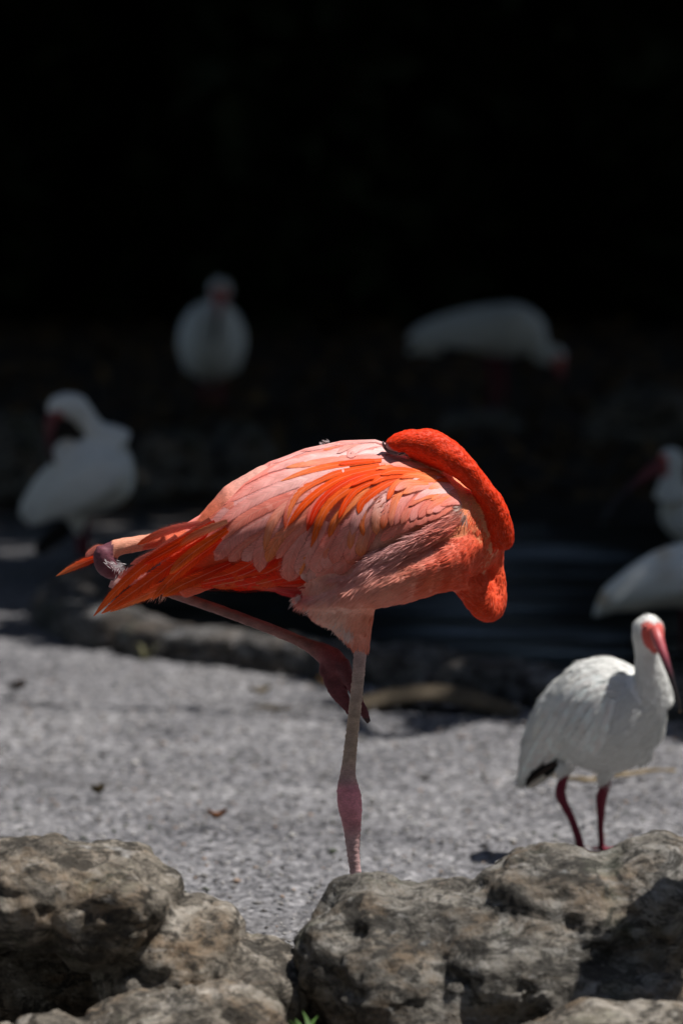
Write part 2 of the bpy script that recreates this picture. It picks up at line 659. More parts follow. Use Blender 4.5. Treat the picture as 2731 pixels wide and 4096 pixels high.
soil = np.maximum(soil, np.clip((6.5 - GY) / 1.0, 0, 1))
nx, ny = len(gx), len(gy)
idx = np.arange(nx * ny).reshape(ny, nx)
Fg = np.stack([idx[:-1, :-1], idx[:-1, 1:], idx[1:, 1:], idx[1:, :-1]], -1).reshape(-1, 4)
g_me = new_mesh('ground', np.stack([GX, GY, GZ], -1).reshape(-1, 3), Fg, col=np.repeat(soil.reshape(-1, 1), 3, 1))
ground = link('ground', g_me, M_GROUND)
ground['kind'] = 'structure'
ground['label'] = 'rough grey shell concrete ground turning to dark soil behind the pond'

wx = np.linspace(-1.6, 5.2, 60)
wy = np.linspace(12.5, 17.6, 60)
WX, WY = np.meshgrid(wx, wy)
keep = in_pond(WX, WY) > -0.12
WI = np.arange(3600).reshape(60, 60)
fw = [[WI[j, i], WI[j, i + 1], WI[j + 1, i + 1], WI[j + 1, i]] for j in range(59) for i in range(59)
      if keep[j, i] and keep[j, i + 1] and keep[j + 1, i] and keep[j + 1, i + 1]]
water = link('pond_water', new_mesh('pond_water', np.stack([WX, WY, np.full_like(WX, -0.045)], -1).reshape(-1, 3), fw), M_WATER)
water['kind'] = 'structure'
water['label'] = 'dark still pond water with faint grey ripples behind the stone edge'


# ------------------------------------------------------------------ rocks
def rock(name, blobs, voxel, mat_, label, cat='boulder', group=None, amp=0.02, fr=9.0, seed=1, parent=None, pits=1.0):
    s = Shells()
    for c, r, rot in blobs:
        s.ellipsoid(c, r, rot)
    me = s.remesh(voxel, 3)
    V, Nn = mesh_arrays(me)
    d = amp * (1.25 * fbm(V * fr * .6, 6, seed, 0.5) + .25 * (1 - 2 * np.abs(fbm(V * fr * 1.7, 4, seed + 5))))
    lay_ = V[:, 2] * 26 + V[:, 0] * 7 + 2.2 * fbm(V * fr * .5, 3, seed + 90)
    led = np.abs((lay_ / 2) % 1.0 - .5) * 2
    d += amp * .30 * (np.clip(led * 1.6, 0, 1) - .6) * np.clip(.5 + 1.5 * fbm(V * fr * .4 + 9, 2, seed + 95), 0, 1)
    rid = 1 - np.abs(fbm(V * fr * 0.9 + 5, 3, seed + 40)) * 2.2
    d -= amp * 0.55 * np.clip(rid, 0, 1) ** 3
    d += amp * .22 * fbm(V * fr * 3.1, 4, seed + 33, .6)
    d -= pits * amp * .35 * np.clip(vnoise(V * fr * 4.2, seed + 60) - 0.25, 0, 1)
    d -= pits * amp * .35 * np.clip(vnoise(V * fr * 9, seed + 70) - 0.1, 0, 1)
    V = V + Nn * d[:, None]
    base = np.array([V[:, 0].mean(), V[:, 1].mean(), 0.0])
    if parent is not None:
        base = np.array(parent.location)
    V = V - base
    me.vertices.foreach_set('co', V.astype(np.float32).ravel())
    me.update()
    me.name = name
    if parent is not None:
        return link(name, me, mat_, parent)
    return tag(link(name, me, mat_, None, base), label, cat, group)


def blob(px, py, Y, rx, ry, rz, rot=0.0):
    """ellipsoid centred on a photo pixel at distance Y; radii in photo pixels there (x, z) and metres in depth"""
    k = 1.0 / ppm(Y)
    return (at(px, py, Y), (rx * k, ry, rz * k), rot)


M_R1 = mat_rock('limestone_tan', (1.0, 0.98, 0.96), 0.15, 1.3)
M_R2 = mat_rock('limestone_grey', (0.95, 0.97, 1.0), 0.24, 4.1)
M_R3 = mat_rock('limestone_dark', (0.80, 0.85, 0.98), 0.35, 7.7)

YR = 8.25
# left: tall tan boulder with an undercut, and a low pitted one before it
rock('boulder', [blob(150, 3570, YR, 330, .17, 225, .1), blob(430, 3620, YR, 300, .17, 250, .3), blob(700, 3860, YR + .02, 330, .17, 250, .5),
                 blob(960, 4020, YR + .03, 330, .17, 260, .6), blob(900, 4280, YR + .06, 520, .16, 380), blob(200, 4120, YR + .13, 600, .07, 400), blob(-150, 3630, YR + .02, 300, .17, 220),
                 blob(700, 4600, YR + .1, 700, .2, 400)],
     0.0065, M_R1, 'tan weathered boulder with a dark hollow beneath, left of the flamingo leg', group=None, amp=0.022, seed=3)
rock('boulder', [blob(700, 4180, YR - .22, 480, .11, 230, .15), blob(250, 4270, YR - .24, 330, .1, 200, -.3), blob(1050, 4330, YR - .2, 330, .12, 250),
                 blob(600, 4600, YR - .22, 640, .13, 330)],
     0.0065, M_R1, 'low pitted brown boulder lying before the tan boulder', group=None, amp=0.026, seed=9)
# right: long grey boulder
rock('boulder', [blob(1530, 3720, YR + .05, 270, .15, 215, -.1), blob(1330, 3850, YR + .0, 165, .13, 210), blob(1800, 3850, YR + .02, 480, .17, 330, 0),
                 blob(2270, 3690, YR + .02, 420, .18, 330, -.17), blob(2640, 3665, YR + .02, 380, .18, 345), blob(1900, 4180, YR - .05, 580, .2, 330), blob(1960, 3760, YR + .03, 420, .17, 250), blob(2080, 3900, YR - .06, 420, .17, 260), blob(1560, 3950, YR - .05, 300, .16, 280),
                 blob(2500, 4130, YR - .12, 480, .17, 330), blob(2000, 4600, YR - .02, 700, .2, 420), blob(2900, 4300, YR, 400, .2, 500)],
     0.0065, M_R2, 'long pale grey pitted boulder with white drips, right of the flamingo leg', group=None, amp=0.022, seed=21)
rock('boulder', [blob(2450, 4190, YR - .30, 560, .10, 190, .06), blob(2700, 4400, YR - .28, 600, .12, 240), blob(2000, 4330, YR - .28, 330, .1, 160)],
     0.007, M_R1, 'low tan rock slab at the foot of the long grey boulder', group=None, amp=0.022, seed=31)

# dark rocks on the far bank
for i, (px, py, Y, rx, ry, rz, lab) in enumerate([
        (700, 1870, 17.6, 170, .14, 190, 'dark knobbly rock just behind the preening ibis'),
        (960, 1850, 17.75, 150, .15, 175, 'dark pitted rock beside the knobbly rock on the far bank'),
        (40, 1810, 17.5, 140, .14, 165, 'dark rounded rock partly behind the preening ibis head'),
        (2560, 1660, 19.5, 210, .2, 110, 'low dark stone on the shaded bank behind the right hand ibises'),
        (1900, 1690, 20.2, 180, .2, 60, 'flat brown stone on the shaded bank below the feeding ibis')]):
    z0 = ground_at(px, py)[2]
    c = at(px, py, Y)
    k = 1 / ppm(Y)
    rz_m = max(rz * k, c[2] * 0.55)
    rock('bank_rock', [(c, (rx * k, ry, rz * k), .1), ((c[0] + rx * k * .3, Y + .03, c[2] * .45), (rx * k * .95, ry * 1.1, c[2] * .6 + .02), 0),
                       ((c[0] - rx * k * .4, Y - .04, c[2] * .4), (rx * k * .7, ry, c[2] * .55 + .02), 0)],
         0.014, M_R2, lab, 'rock', 'dark rocks on the far bank', amp=0.035, fr=7, seed=50 + i)

# ------------------------------------------------------------------ stone edge of the pond
edge = empty('pond_edge', (0, 13.2, 0), 'low edge of rough dark stones along the pond', 'stone edge')
pts = np.array([(0.0 + a, b) for a, b in zip(CURB_G[:, 0], CURB_G[:, 1])])
path = catmull([(-0.60, 15.6), (-0.66, 14.9), (-0.70, 14.3), (-0.62, 13.86)] + [(x, curb_y(x) + .0) for x in (-0.42, -0.2, 0.0, .2, .4, .6, .9, 1.3)], 400)
sl = np.concatenate([[0], np.cumsum(np.linalg.norm(np.diff(path, axis=0), axis=1))])
u = 0.0
i = 0
while u < sl[-1] - 0.1:
    L = random.uniform(0.17, 0.33)
    um = u + L / 2
    x, y = np.interp(um, sl, path[:, 0]), np.interp(um, sl, path[:, 1])
    x2, y2 = np.interp(um + .05, sl, path[:, 0]), np.interp(um + .05, sl, path[:, 1])
    h = random.uniform(0.085, 0.115) if y < 14 else random.uniform(.07, .1)
    an = math.atan2(y2 - y, x2 - x)
    s = Shells()
    c = np.array([x, y + 0.075, h * 0.45 - 0.02])
    # boxy stone: rings along its length
    Cn, ra, rd = [], [], []
    dx, dy = math.cos(an), math.sin(an)
    for t, q in ((-.5, .72), (-.46, .93), (-.2, 1.0), (.1, .97), (.44, .94), (.5, .75)):
        Cn.append(c + np.array([dx, dy, 0]) * t * (L - .008))
        ra.append(h * 0.62 * q * random.uniform(.94, 1.04))
        rd.append(0.085 * q * random.uniform(.95, 1.05))
    s.loft(Cn, ra, rd, n=14, axis=(-dy, dx, 0))
    V = np.vstack(s.V)
    # square the section off
    rel = V - c
    ax = rel @ np.array([dx, dy, 0])
    lat = rel @ np.array([-dy, dx, 0])
    zz = rel[:, 2]
    rr = np.maximum(np.abs(lat) / .085, np.abs(zz) / (h * .62)) + 1e-6
    nr = np.sqrt((lat / .085) ** 2 + (zz / (h * .62)) ** 2) + 1e-6
    k = (nr / rr) ** 0.75
    V = c + np.outer(ax, [dx, dy, 0]) + np.outer(lat * k, [-dy, dx, 0]) + np.outer(zz * k, [0, 0, 1])
    me = remesh(V, s.F, 0.010, 2)
    V, Nn = mesh_arrays(me)
    V = V + Nn * (0.012 * fbm(V * 18, 4, 100 + i))[:, None]
    me.vertices.foreach_set('co', (V - np.array([0, 13.2, 0])).astype(np.float32).ravel())
    me.update()
    link('edge_stone', me, M_R3, edge)
    u += L
    i += 1


# ------------------------------------------------------------------ feathers
def feather_arrays(C, wid, dfn, off, lift=0.0, convex=0.003, round_tip=0.3, n=13, m=7, pw=0.5, root=0.55, ragged=0.0, depth=None, clamp=False):
    """a vane along the photo-pixel line C lying on the surface dfn(px,py) -> Y; off = metres proud of it"""
    c = catmull(C, n)
    t = np.linspace(0, 1, n)
    T = np.gradient(c, axis=0)
    T /= np.linalg.norm(T, axis=1)[:, None]
    Np = np.stack([-T[:, 1], T[:, 0]], -1)
    prof = root + (1 - root) * np.clip(t / 0.35, 0, 1) ** 0.8
    q = np.clip((t - (1 - round_tip)) / round_tip, 0, 1)
    prof = prof * np.maximum(1 - q ** 2, 0.0) ** pw
    prof[-1] = 0.06
    u = np.linspace(-1, 1, m)
    X = c[:, None] + Np[:, None] * (prof[:, None] * wid * 0.5 * u[None])[..., None]
    if ragged:
        X = X + rng.normal(0, ragged, X.shape) * (np.abs(u)[None, :, None] ** 3)
    if clamp:
        x_ = X[..., 0] / DS
        X[..., 1] = np.maximum(X[..., 1], np.where((x_ > 440) & (x_ < 1060), (np.interp(x_, ST[:, 0], ST[:, 1]) + 2.5) * DS, 0))
    if depth is None:
        Y = dfn(X[..., 0], X[..., 1])
    else:
        Y = np.broadcast_to(np.interp(t, np.linspace(0, 1, len(depth)), depth)[:, None], X.shape[:2])
    Y = Y - (off + convex * (1 - u[None] ** 2) * np.clip(prof, 0, 1)[:, None] + lift * t[:, None] ** 2)
    P = at(X[..., 0], X[..., 1], Y)
    L = np.linalg.norm(np.diff(P[:, m // 2], axis=0), axis=1).sum()
    uv = np.stack(np.broadcast_arrays(u[None, :], (t * L)[:, None]), -1)
    I = np.arange(n * m).reshape(n, m)
    Fq = np.stack([I[:-1, :-1], I[:-1, 1:], I[1:, 1:], I[1:, :-1]], -1).reshape(-1, 4)
    return P.reshape(-1, 3), Fq, uv.reshape(-1, 2), np.repeat(t, m), np.tile(u, n)


def feather(parent, C, wid, dfn, off, c0, c1, edge=None, name='feather', mat_=None, jit=0.06, tree_=None, soft=0.0, **kw):
    P, Fq, uv, t, u = feather_arrays(C, wid, dfn, off, **kw)
    c0, c1 = np.asarray(c0), np.asarray(c1)
    col = c0 * (1 - t[:, None] ** 1.3) + c1 * t[:, None] ** 1.3
    if edge is not None:
        e = (np.abs(u) ** 2.2 * 0.85)[:, None]
        col = col * (1 - e) + np.asarray(edge) * e
    col = col * (1 + random.uniform(-jit, jit))
    me = new_mesh(name, P - np.array(parent.location), Fq, col, uv)
    if tree_ is not None:
        _, Nv = mesh_arrays(me)
        flip = np.where(Nv[:, 1] > 0, -1.0, 1.0)[:, None]
        for i in range(len(P)):
            h = tree_.find_nearest(Vector(P[i]))
            if h[0] is not None:
                Nv[i] = Nv[i] * (1 - soft) + np.array(h[1]) * flip[i] * soft
        Nv /= np.maximum(np.linalg.norm(Nv, axis=1)[:, None], 1e-6)
        set_normals(me, Nv)
    return link(name, me, mat_ or M_PLUM, parent)


def tufts(P, Nn, D, L, W, col, lift=0.12, curl=0.25):
    """many small pointed barbs: P points, D flow, L length, W width"""
    n = len(P)
    D = D - (D * Nn).sum(1)[:, None] * Nn
    D /= np.maximum(np.linalg.norm(D, axis=1)[:, None], 1e-6)
    S = np.cross(Nn, D)
    L, W = np.broadcast_to(L, n)[:, None], np.broadcast_to(W, n)[:, None]
    lf = (np.broadcast_to(lift, n)[:, None]) * L * rng.uniform(0.4, 1.4, (n, 1))
    b = P - Nn * 0.0008
    k = rng.normal(0, curl, (n, 1)) * L * 0.4
    a1 = P + D * L * 0.45 + S * W * 0.5 + Nn * lf * 0.75 + S * k * .3
    a2 = P + D * L * 0.45 - S * W * 0.5 + Nn * lf * 0.75 + S * k * .3
    m1 = P + D * L * 0.48 + Nn * (lf * 0.75 + W * 0.22) + S * k * .3
    tp = P + D * L + Nn * lf * 0.9 + S * k
    V = np.stack([b, a1, m1, a2, tp], 1).reshape(-1, 3)
    i = np.arange(n)[:, None] * 5
    F = np.concatenate([i + [0, 2, 1], i + [0, 3, 2], i + [1, 2, 4], i + [2, 3, 4]], 0)
    c = np.stack([col * .97, col, col, col, np.minimum(col * 1.06 + .01, 1)], 1).reshape(-1, 3)
    Nr = np.repeat(Nn * .8 + rng.normal(0, .10, (n, 3)) + D * .12, 5, 0)
    return V, F, c, Nr / np.linalg.norm(Nr, axis=1)[:, None]


def set_normals(me, Nr):
    me.normals_split_custom_set_from_vertices(Nr.tolist())
    return me


def sample_surface(me, n, bias=None):
    V, Nn = mesh_arrays(me)
    T = mesh_tris(me)
    A = 0.5 * np.linalg.norm(np.cross(V[T[:, 1]] - V[T[:, 0]], V[T[:, 2]] - V[T[:, 0]]), axis=1)
    if bias is not None:
        A = A * bias(V[T].mean(1), Nn[T].mean(1))
    k = rng.choice(len(T), n, p=A / A.sum())
    a = rng.random((n, 2))
    a = np.where(a.sum(1)[:, None] > 1, 1 - a, a)
    w3 = np.stack([1 - a.sum(1), a[:, 0], a[:, 1]], 1)
    P = (V[T[k]] * w3[..., None]).sum(1)
    q = (Nn[T[k]] * w3[..., None]).sum(1)
    return P, q / np.linalg.norm(q, axis=1)[:, None]


def idw(pts, X, power=3.0):
    """pts: rows (px, py, v...); X: (n,2)"""
    pts = np.asarray(pts, float)
    d = np.linalg.norm(X[:, None] - pts[None, :, :2], axis=2) + 4.0
    wgt = 1 / d ** power
    return (wgt[..., None] * pts[None, :, 2:]).sum(1) / wgt.sum(1)[:, None]

# ------------------------------------------------------------------ flamingo
FOOT = ground_at(822 * DS, 3950)
D1 = float(FOOT[1])
KD = DS / ppm(D1)                     # metres per enlarged-view pixel at the flamingo
cam_d.dof.use_dof = True
cam_d.dof.focus_distance = float((at(1500, 2100, D1 - 0.06) - CAMP) @ _fw)
cam_d.dof.aperture_fstop = 3.8

flam = empty('flamingo', tuple(FOOT), 'orange-pink flamingo asleep on one leg with its head tucked into its back', 'flamingo')

# x, top, bottom (enlarged-view pixels), half depth in metres
ST = np.array([(100, 1318, 1330, .006), (240, 1248, 1395, .022), (330, 1232, 1392, .034), (400, 1214, 1378, .048), (470, 1196, 1352, .062), (520, 1152, 1350, .075), (560, 1108, 1353, .086),
               (620, 1068, 1358, .098), (700, 1037, 1366, .108), (780, 1020, 1372, .113), (860, 1016, 1370, .113), (930, 1040, 1365, .107), (1000, 1072, 1357, .095),
               (1050, 1108, 1352, .082), (1085, 1160, 1345, .068), (1108, 1215, 1335, .052), (1124, 1262, 1315, .03), (1130, 1285, 1300, .012)])


def side_profile(s_):
    """how far out the flank stands at height s (-1 top .. 1 bottom): sloping shoulders, rounder below"""
    s_ = np.clip(s_, -1, 1)
    return np.where(s_ < 0, np.maximum(1 - np.abs(s_) ** 1.75, 0) ** .70, np.sqrt(np.maximum(1 - s_ ** 2, 0)))


def st(x):
    return [np.interp(x, ST[:, 0], ST[:, k]) for k in (1, 2, 3)]


def wing_Y(px, py, sgn=-1):
    x, y = np.asarray(px) / DS, np.asarray(py) / DS
    tp, bt, hd = st(x)
    s = np.clip((y - (tp + bt) / 2) / ((bt - tp) / 2), -0.985, 0.985)
    return D1 + sgn * hd * side_profile(s)


def fp(x, y, d=0.0):
    return at(np.asarray(x, float) * DS, np.asarray(y, float) * DS, D1 + np.asarray(d, float))


S = Shells()
body_st = ST[3:]
bc = fp(body_st[:, 0], (body_st[:, 1] + body_st[:, 2]) / 2, 0)
nb_ = len(S.V)
S.loft(bc, (body_st[:, 2] - body_st[:, 1]) / 2 * KD, body_st[:, 3], n=48, name='body')
Vb = S.V[nb_]
for i_ in range(len(bc)):
    r_ = slice(i_ * 48, i_ * 48 + 48)
    hh = (body_st[i_, 2] - body_st[i_, 1]) / 2 * KD
    s_ = -(Vb[r_, 2] - bc[i_, 2]) / hh
    Vb[r_, 1] = bc[i_, 1] + np.sign(Vb[r_, 1] - bc[i_, 1]) * body_st[i_, 3] * side_profile(s_)
# side of the breast, proud of the folded wing
BR = np.array([(690, 1362, 1385, .085), (740, 1336, 1400, .108), (800, 1298, 1400, .122), (860, 1266, 1395, .127), (920, 1238, 1384, .125), (980, 1210, 1366, .116), (1030, 1180, 1358, .103),
               (1068, 1165, 1352, .088), (1095, 1185, 1342, .068), (1115, 1232, 1325, .044), (1128, 1275, 1305, .02)])
S.loft(fp(BR[:, 0], (BR[:, 1] + BR[:, 2]) / 2, 0), (BR[:, 2] - BR[:, 1]) / 2 * KD, BR[:, 3], n=36, name='breast')


def tube(name, rows, n=18, rdk=1.0):
    R = np.array(rows, float)
    m = max(14, 4 * len(R))
    R = catmull(R, m)
    S.loft(fp(R[:, 0], R[:, 1], R[:, 2]), R[:, 3] * KD, R[:, 3] * KD * rdk, n=n, name=name)
    return R


# x, y, depth, radius
NECK = tube('neck', [(889, 1024, -.046, 11), (910, 1021, -.044, 23), (945, 1018, -.040, 34), (985, 1027, -.036, 40.5), (1022, 1046, -.040, 38), (1060, 1072, -.052, 31), (1100, 1113, -.052, 24.5),
                     (1133, 1164, -.050, 28), (1149, 1215, -.046, 29.5), (1151, 1240, -.042, 28), (1150, 1252, -.038, 22)], 22, .86)
LOOP = tube('loop', [(1040, 1285, .0, 62), (1068, 1318, .0, 50), (1090, 1352, .0, 42), (1108, 1384, .002, 36), (1122, 1398, .008, 32), (1134, 1378, .016, 30), (1138, 1335, .020, 24),
                     (1138, 1290, .014, 18), (1142, 1250, -.004, 18), (1146, 1225, -.03, 20)], 20)
tube('thigh', [(800, 1330, -.045, 96), (790, 1372, -.045, 94), (806, 1415, -.04, 60), (818, 1450, -.035, 38), (826, 1478, -.033, 25), (828, 1492, -.033, 17)], 22, 0.8)
tube('leg', [(828, 1480, -.033, 16.5), (826, 1511, -.033, 15.5), (819, 1590, -.033, 15.2), (810, 1670, -.033, 15.5), (800, 1765, -.033, 17.5), (798, 1800, -.033, 24), (801, 1825, -.033, 28.5),
             (804, 1855, -.033, 28.5), (808, 1895, -.033, 22), (811, 1955, -.033, 16), (817, 2019, -.033, 13.5), (820, 2120, -.033, 13), (822, 2225, -.033, 14), (822, 2252, -.033, 15)], 16)
RAISED = tube('raised', [(470, 1214, .01, 22), (400, 1232, .01, 19), (330, 1247, .008, 19), (275, 1256, .006, 20), (250, 1268, .006, 22)], 16)
tube('knob', [(246, 1262, .004, 24), (240, 1280, .004, 27), (250, 1302, .004, 27), (270, 1312, .006, 22)], 16)
tube('tarsus', [(262, 1308, .012, 17), (330, 1335, .02, 14), (400, 1364, .024, 12.5), (520, 1406, .026, 13), (640, 1452, .024, 13.5), (700, 1478, .022, 15), (742, 1500, .02, 24), (766, 1518, .018, 29),
                (772, 1540, .016, 26)], 16)
tube('foot', [(762, 1515, .014, 30), (762, 1545, .014, 27), (776, 1585, .012, 24), (797, 1625, .01, 13), (803, 1640, .01, 8)], 14, 0.35)
tube('foot', [(784, 1520, .006, 20), (800, 1560, .0, 15), (822, 1605, .0, 11), (838, 1640, .0, 10.5), (846, 1660, .0, 6)], 12, 0.8)
tube('foot', [(744, 1530, .014, 12), (740, 1546, .012, 9), (746, 1552, .012, 4)], 10)
# standing foot: three webbed toes and a hind toe on the ground
fx, fy = FOOT[0], FOOT[1] - 0.033
for a, l in ((35, .085), (-5, .095), (-48, .085)):
    dx, dy = math.cos(math.radians(a)), -math.sin(math.radians(a))
    C = [(fx, fy, .02), (fx + dx * l * .35, fy + dy * l * .35, .013), (fx + dx * l * .75, fy + dy * l * .75, .009), (fx + dx * l, fy + dy * l, .006)]
    S.loft(C, [.010, .008, .007, .004], [.011, .009, .008, .004], n=12, name='leg', axis=(-dy, dx, 0))
S.loft([(fx, fy, .02), (fx + .05, fy, .011), (fx + .08, fy, .007)], [.006, .004, .002], [.012, .036, .05], n=12, name='leg', axis=(0, 1, 0))

body_me = S.remesh(0.0031, 3)
V, Nn = mesh_arrays(body_me)
px, py = to_px(V)
X2 = np.stack([px, py], 1) / DS
names, dist = [], []
for nm, C, ra, rd in S.paths:
    d, par = tube_dist(V, C, ra, rd)
    dist.append(d)
    names.append(nm)
dist = np.array(dist)
which = np.array(names)[dist.argmin(0)]

RED = (.84, .050, .008)
CP = [  # x, y, base colour
    (1060, 1390, .74, .10, .04), (1110, 1400, .78, .10, .035), (1140, 1330, .80, .12, .045), (1095, 1330, .74, .105, .045), (1080, 1270, .72, .12, .06), (1110, 1230, .78, .13, .05),
    (1060, 1230, .76, .17, .10), (1085, 1190, .82, .17, .07), (1062, 1172, .80, .66, .58), (1040, 1190, .76, .30, .21), (1020, 1230, .74, .24, .17), (1030, 1290, .74, .17, .10),
    (990, 1255, .78, .38, .33), (960, 1215, .80, .56, .56), (920, 1250, .80, .58, .60), (880, 1280, .80, .57, .60), (840, 1300, .82, .56, .56), (950, 1310, .78, .35, .26),
    (1000, 1335, .76, .22, .13), (1045, 1345, .74, .13, .06), (900, 1340, .80, .42, .34), (850, 1350, .80, .44, .38), (800, 1360, .82, .48, .42), (740, 1380, .84, .56, .50),
    (700, 1375, .82, .46, .42), (780, 1430, .86, .68, .64), (820, 1430, .80, .44, .36), (860, 1410, .80, .38, .28), (828, 1480, .76, .38, .32), (760, 1400, .84, .60, .56),
    (1120, 1180, .82, .15, .05), (1095, 1160, .84, .20, .07)]
FLOW = [  # x, y, direction the barbs point
    (1085, 1400, -.55, -.6), (1110, 1425, -.9, 0), (1150, 1380, 0, 1), (1150, 1310, 0, 1), (1090, 1340, -.45, -.6), (1100, 1280, -.4, .3), (1110, 1220, -.3, .9), (1085, 1190, -.5, .8),
    (1050, 1180, -.8, .55), (1040, 1240, -.85, .5), (980, 1240, -.9, .42), (900, 1270, -.9, .45), (840, 1305, -.85, .55), (980, 1320, -.95, .25), (1040, 1335, -.9, -.1),
    (900, 1340, -.85, .5), (850, 1370, -.6, .8), (820, 1430, -.05, 1), (780, 1400, -.55, .85), (720, 1380, -.75, .6), (700, 1375, -.8, .6), (780, 1440, -.35, .95), (830, 1480, 0, 1), (870, 1400, -.3, .95)]


def flam_col(X):
    return np.clip(idw(CP, X, 3.2) * (1.20, .90, .80), 0, .97)


col = flam_col(X2)
neckm = np.isin(which, ['neck'])
col[neckm] = RED
red_wing = (which == 'body')
wcol = idw([(470, 1300, .78, .08, .02), (600, 1330, .76, .06, .015), (700, 1350, .74, .06, .02), (480, 1220, .84, .2, .1), (600, 1100, .85, .42, .34), (800, 1050, .86, .5, .42), (700, 1200, .82, .4, .33),
            (850, 1200, .8, .38, .3), (1000, 1120, .84, .3, .16), (1060, 1150, .84, .25, .1), (690, 1372, .70, .06, .04)], X2, 3)
col[red_wing] = wcol[red_wing]
y_ = X2[:, 1]
nz = fbm(V * np.array([60, 60, 110]), 3, 5)[:, None]
legc = np.zeros_like(V)
for k in range(3):
    legc[:, k] = np.interp(y_, [1480, 1560, 1650, 1740, 1790, 1815, 1850, 1890, 1930, 2100],
                           [v for v in
                            [(.56, .48, .50, .47, .52, .74, .74, .64, .54, .50), (.36, .35, .36, .34, .32, .28, .28, .26, .34, .32), (.36, .30, .27, .26, .30, .33, .33, .29, .33, .31)][k]])
lm = which == 'leg'
col[lm] = (legc * (1 + .35 * nz))[lm]
rl = which == 'raised'
col[rl] = np.array([.80, .34, .22]) * (1 + .15 * nz[rl])
kn = which == 'knob'
col[kn] = np.array([.17, .055, .075]) * (1 + .5 * nz[kn])
ts = which == 'tarsus'
t_ = np.clip((X2[:, 0] - 690) / 60, 0, 1)[:, None]
tc_ = (np.array([.30, .145, .13]) * (1 - t_) + np.array([.20, .055, .065]) * t_) * (1 + .5 * nz)
col[ts] = tc_[ts]
ft = which == 'foot'
col[ft] = (np.array([.17, .05, .06]) * (1 + .4 * nz))[ft]
clawm = ft & (X2[:, 1] > 1648)
col[clawm] = (.07, .04, .04)
# bare skin at the base of the bill, on the front of the tucked head
fd, _ = seg_dist(np.stack([X2[:, 0], X2[:, 1], X2[:, 0] * 0], 1), np.array([(879, 1018, 0), (886, 1030, 0), (898, 1041, 0), (914, 1047, 0), (928, 1050, 0)]))
fm = neckm & (fd < 8)
col[fm] = np.array([.34, .25, .26]) * (1 + .5 * nz[fm])
bare = np.isin(which, ['leg', 'raised', 'knob', 'tarsus', 'foot'])
# gentle relief on skin and plumage
V = V + Nn * (np.where(which == 'neck', .0022 * vnoise(V * np.array([26, 26, 26]), 19) + .0012 * vnoise(V * 60, 23), 0))[:, None]
V = V + Nn * np.where(bare, .0007 * vnoise(V * np.array([150, 150, 420]), 8) + .00045 * np.sin(V[:, 2] * 780 + 2 * vnoise(V * 40, 4)) * (V[:, 1] < D1 - .03), .0014 * fbm(V * 75, 3, 6))[:, None]
body_me.vertices.foreach_set('co', V.astype(np.float32).ravel())
body_me.update()
set_col(body_me, col)

# --- plumage tufts over breast, belly, thigh and neck
bare_names = ['leg', 'raised', 'knob', 'tarsus', 'foot']
Pp, Pn = sample_surface(body_me, 60000, lambda c, n: (n[:, 1] < 0.55) * 1.0)
pxx, pyy = to_px(Pp)
Q2 = np.stack([pxx, pyy], 1) / DS
dd, pars = [], []
for nm, C, ra, rd in S.paths:
    d, par = tube_dist(Pp, C, ra, rd)
    dd.append(d)
    pars.append(par)
dd = np.array(dd)
wi = dd.argmin(0)
wn_ = np.array(names)[wi]
onwing = (wn_ == 'body') & (Q2[:, 0] < 1075)
mface, _ = seg_dist(np.stack([Q2[:, 0], Q2[:, 1], Q2[:, 0] * 0], 1), np.array([(879, 1018, 0), (886, 1030, 0), (898, 1041, 0), (914, 1047, 0), (928, 1050, 0)]))
ok = ~np.isin(wn_, bare_names) & ~onwing & (mface > 9)
Pp, Pn, Q2, wi, wn_ = Pp[ok], Pn[ok], Q2[ok], wi[ok], wn_[ok]
fl = idw(FLOW, Q2, 3)
Dv = np.stack([fl[:, 0], np.zeros(len(fl)), -fl[:, 1]], 1)
neck_i = names.index('neck')
nm_ = wi == neck_i
Cn = S.paths[neck_i][1]
Tn_ = np.gradient(Cn, axis=0)
par = np.array(pars)[neck_i][ok]
for k in range(3):
    Dv[nm_, k] = np.interp(par[nm_], np.arange(len(Cn)), Tn_[:, k])
cc = flam_col(Q2)
cc[nm_] = RED
n_ = len(Pp)
patch = fbm(Pp * 55, 2, 15)[:, None]
cc = cc * (1 + rng.normal(0, .05, (n_, 1)) + .10 * patch)
cc = cc * (1 - .0) + 0
pale = (rng.random((n_, 1)) < np.where(nm_[:, None], .3, .12)) * rng.uniform(.08, .32, (n_, 1))
cc = cc * (1 - pale) + np.array([.95, .48, .38]) * pale * np.where(nm_[:, None], .55, 1.0) + cc * pale * np.where(nm_[:, None], .45, 0)
Ln = np.where(nm_, rng.uniform(.005, .009, n_), rng.uniform(.012, .024, n_))
Wd = np.where(nm_, rng.uniform(.0010, .0022, n_), rng.uniform(.0014, .0032, n_))
loop_m = (Q2[:, 0] > 1045) & ~nm_
Ln[loop_m] *= .55
Wd[loop_m] *= .75
tv, tf, tcol, tnr = tufts(Pp, Pn, Dv, Ln, Wd, cc, lift=np.where(nm_, .05, .015), curl=.12)
parts = [(tv, tf, tcol, tnr)]


def side_Y(x, y):
    a_, b_, r_ = [np.interp(x, BR[:, 0], BR[:, k]) for k in (1, 2, 3)]
    s_ = np.clip((y - (a_ + b_) / 2) / ((b_ - a_) / 2), -1, 1)
    return np.minimum(wing_Y(x * DS, y * DS) - .014, D1 - r_ * np.sqrt(1 - s_ ** 2))


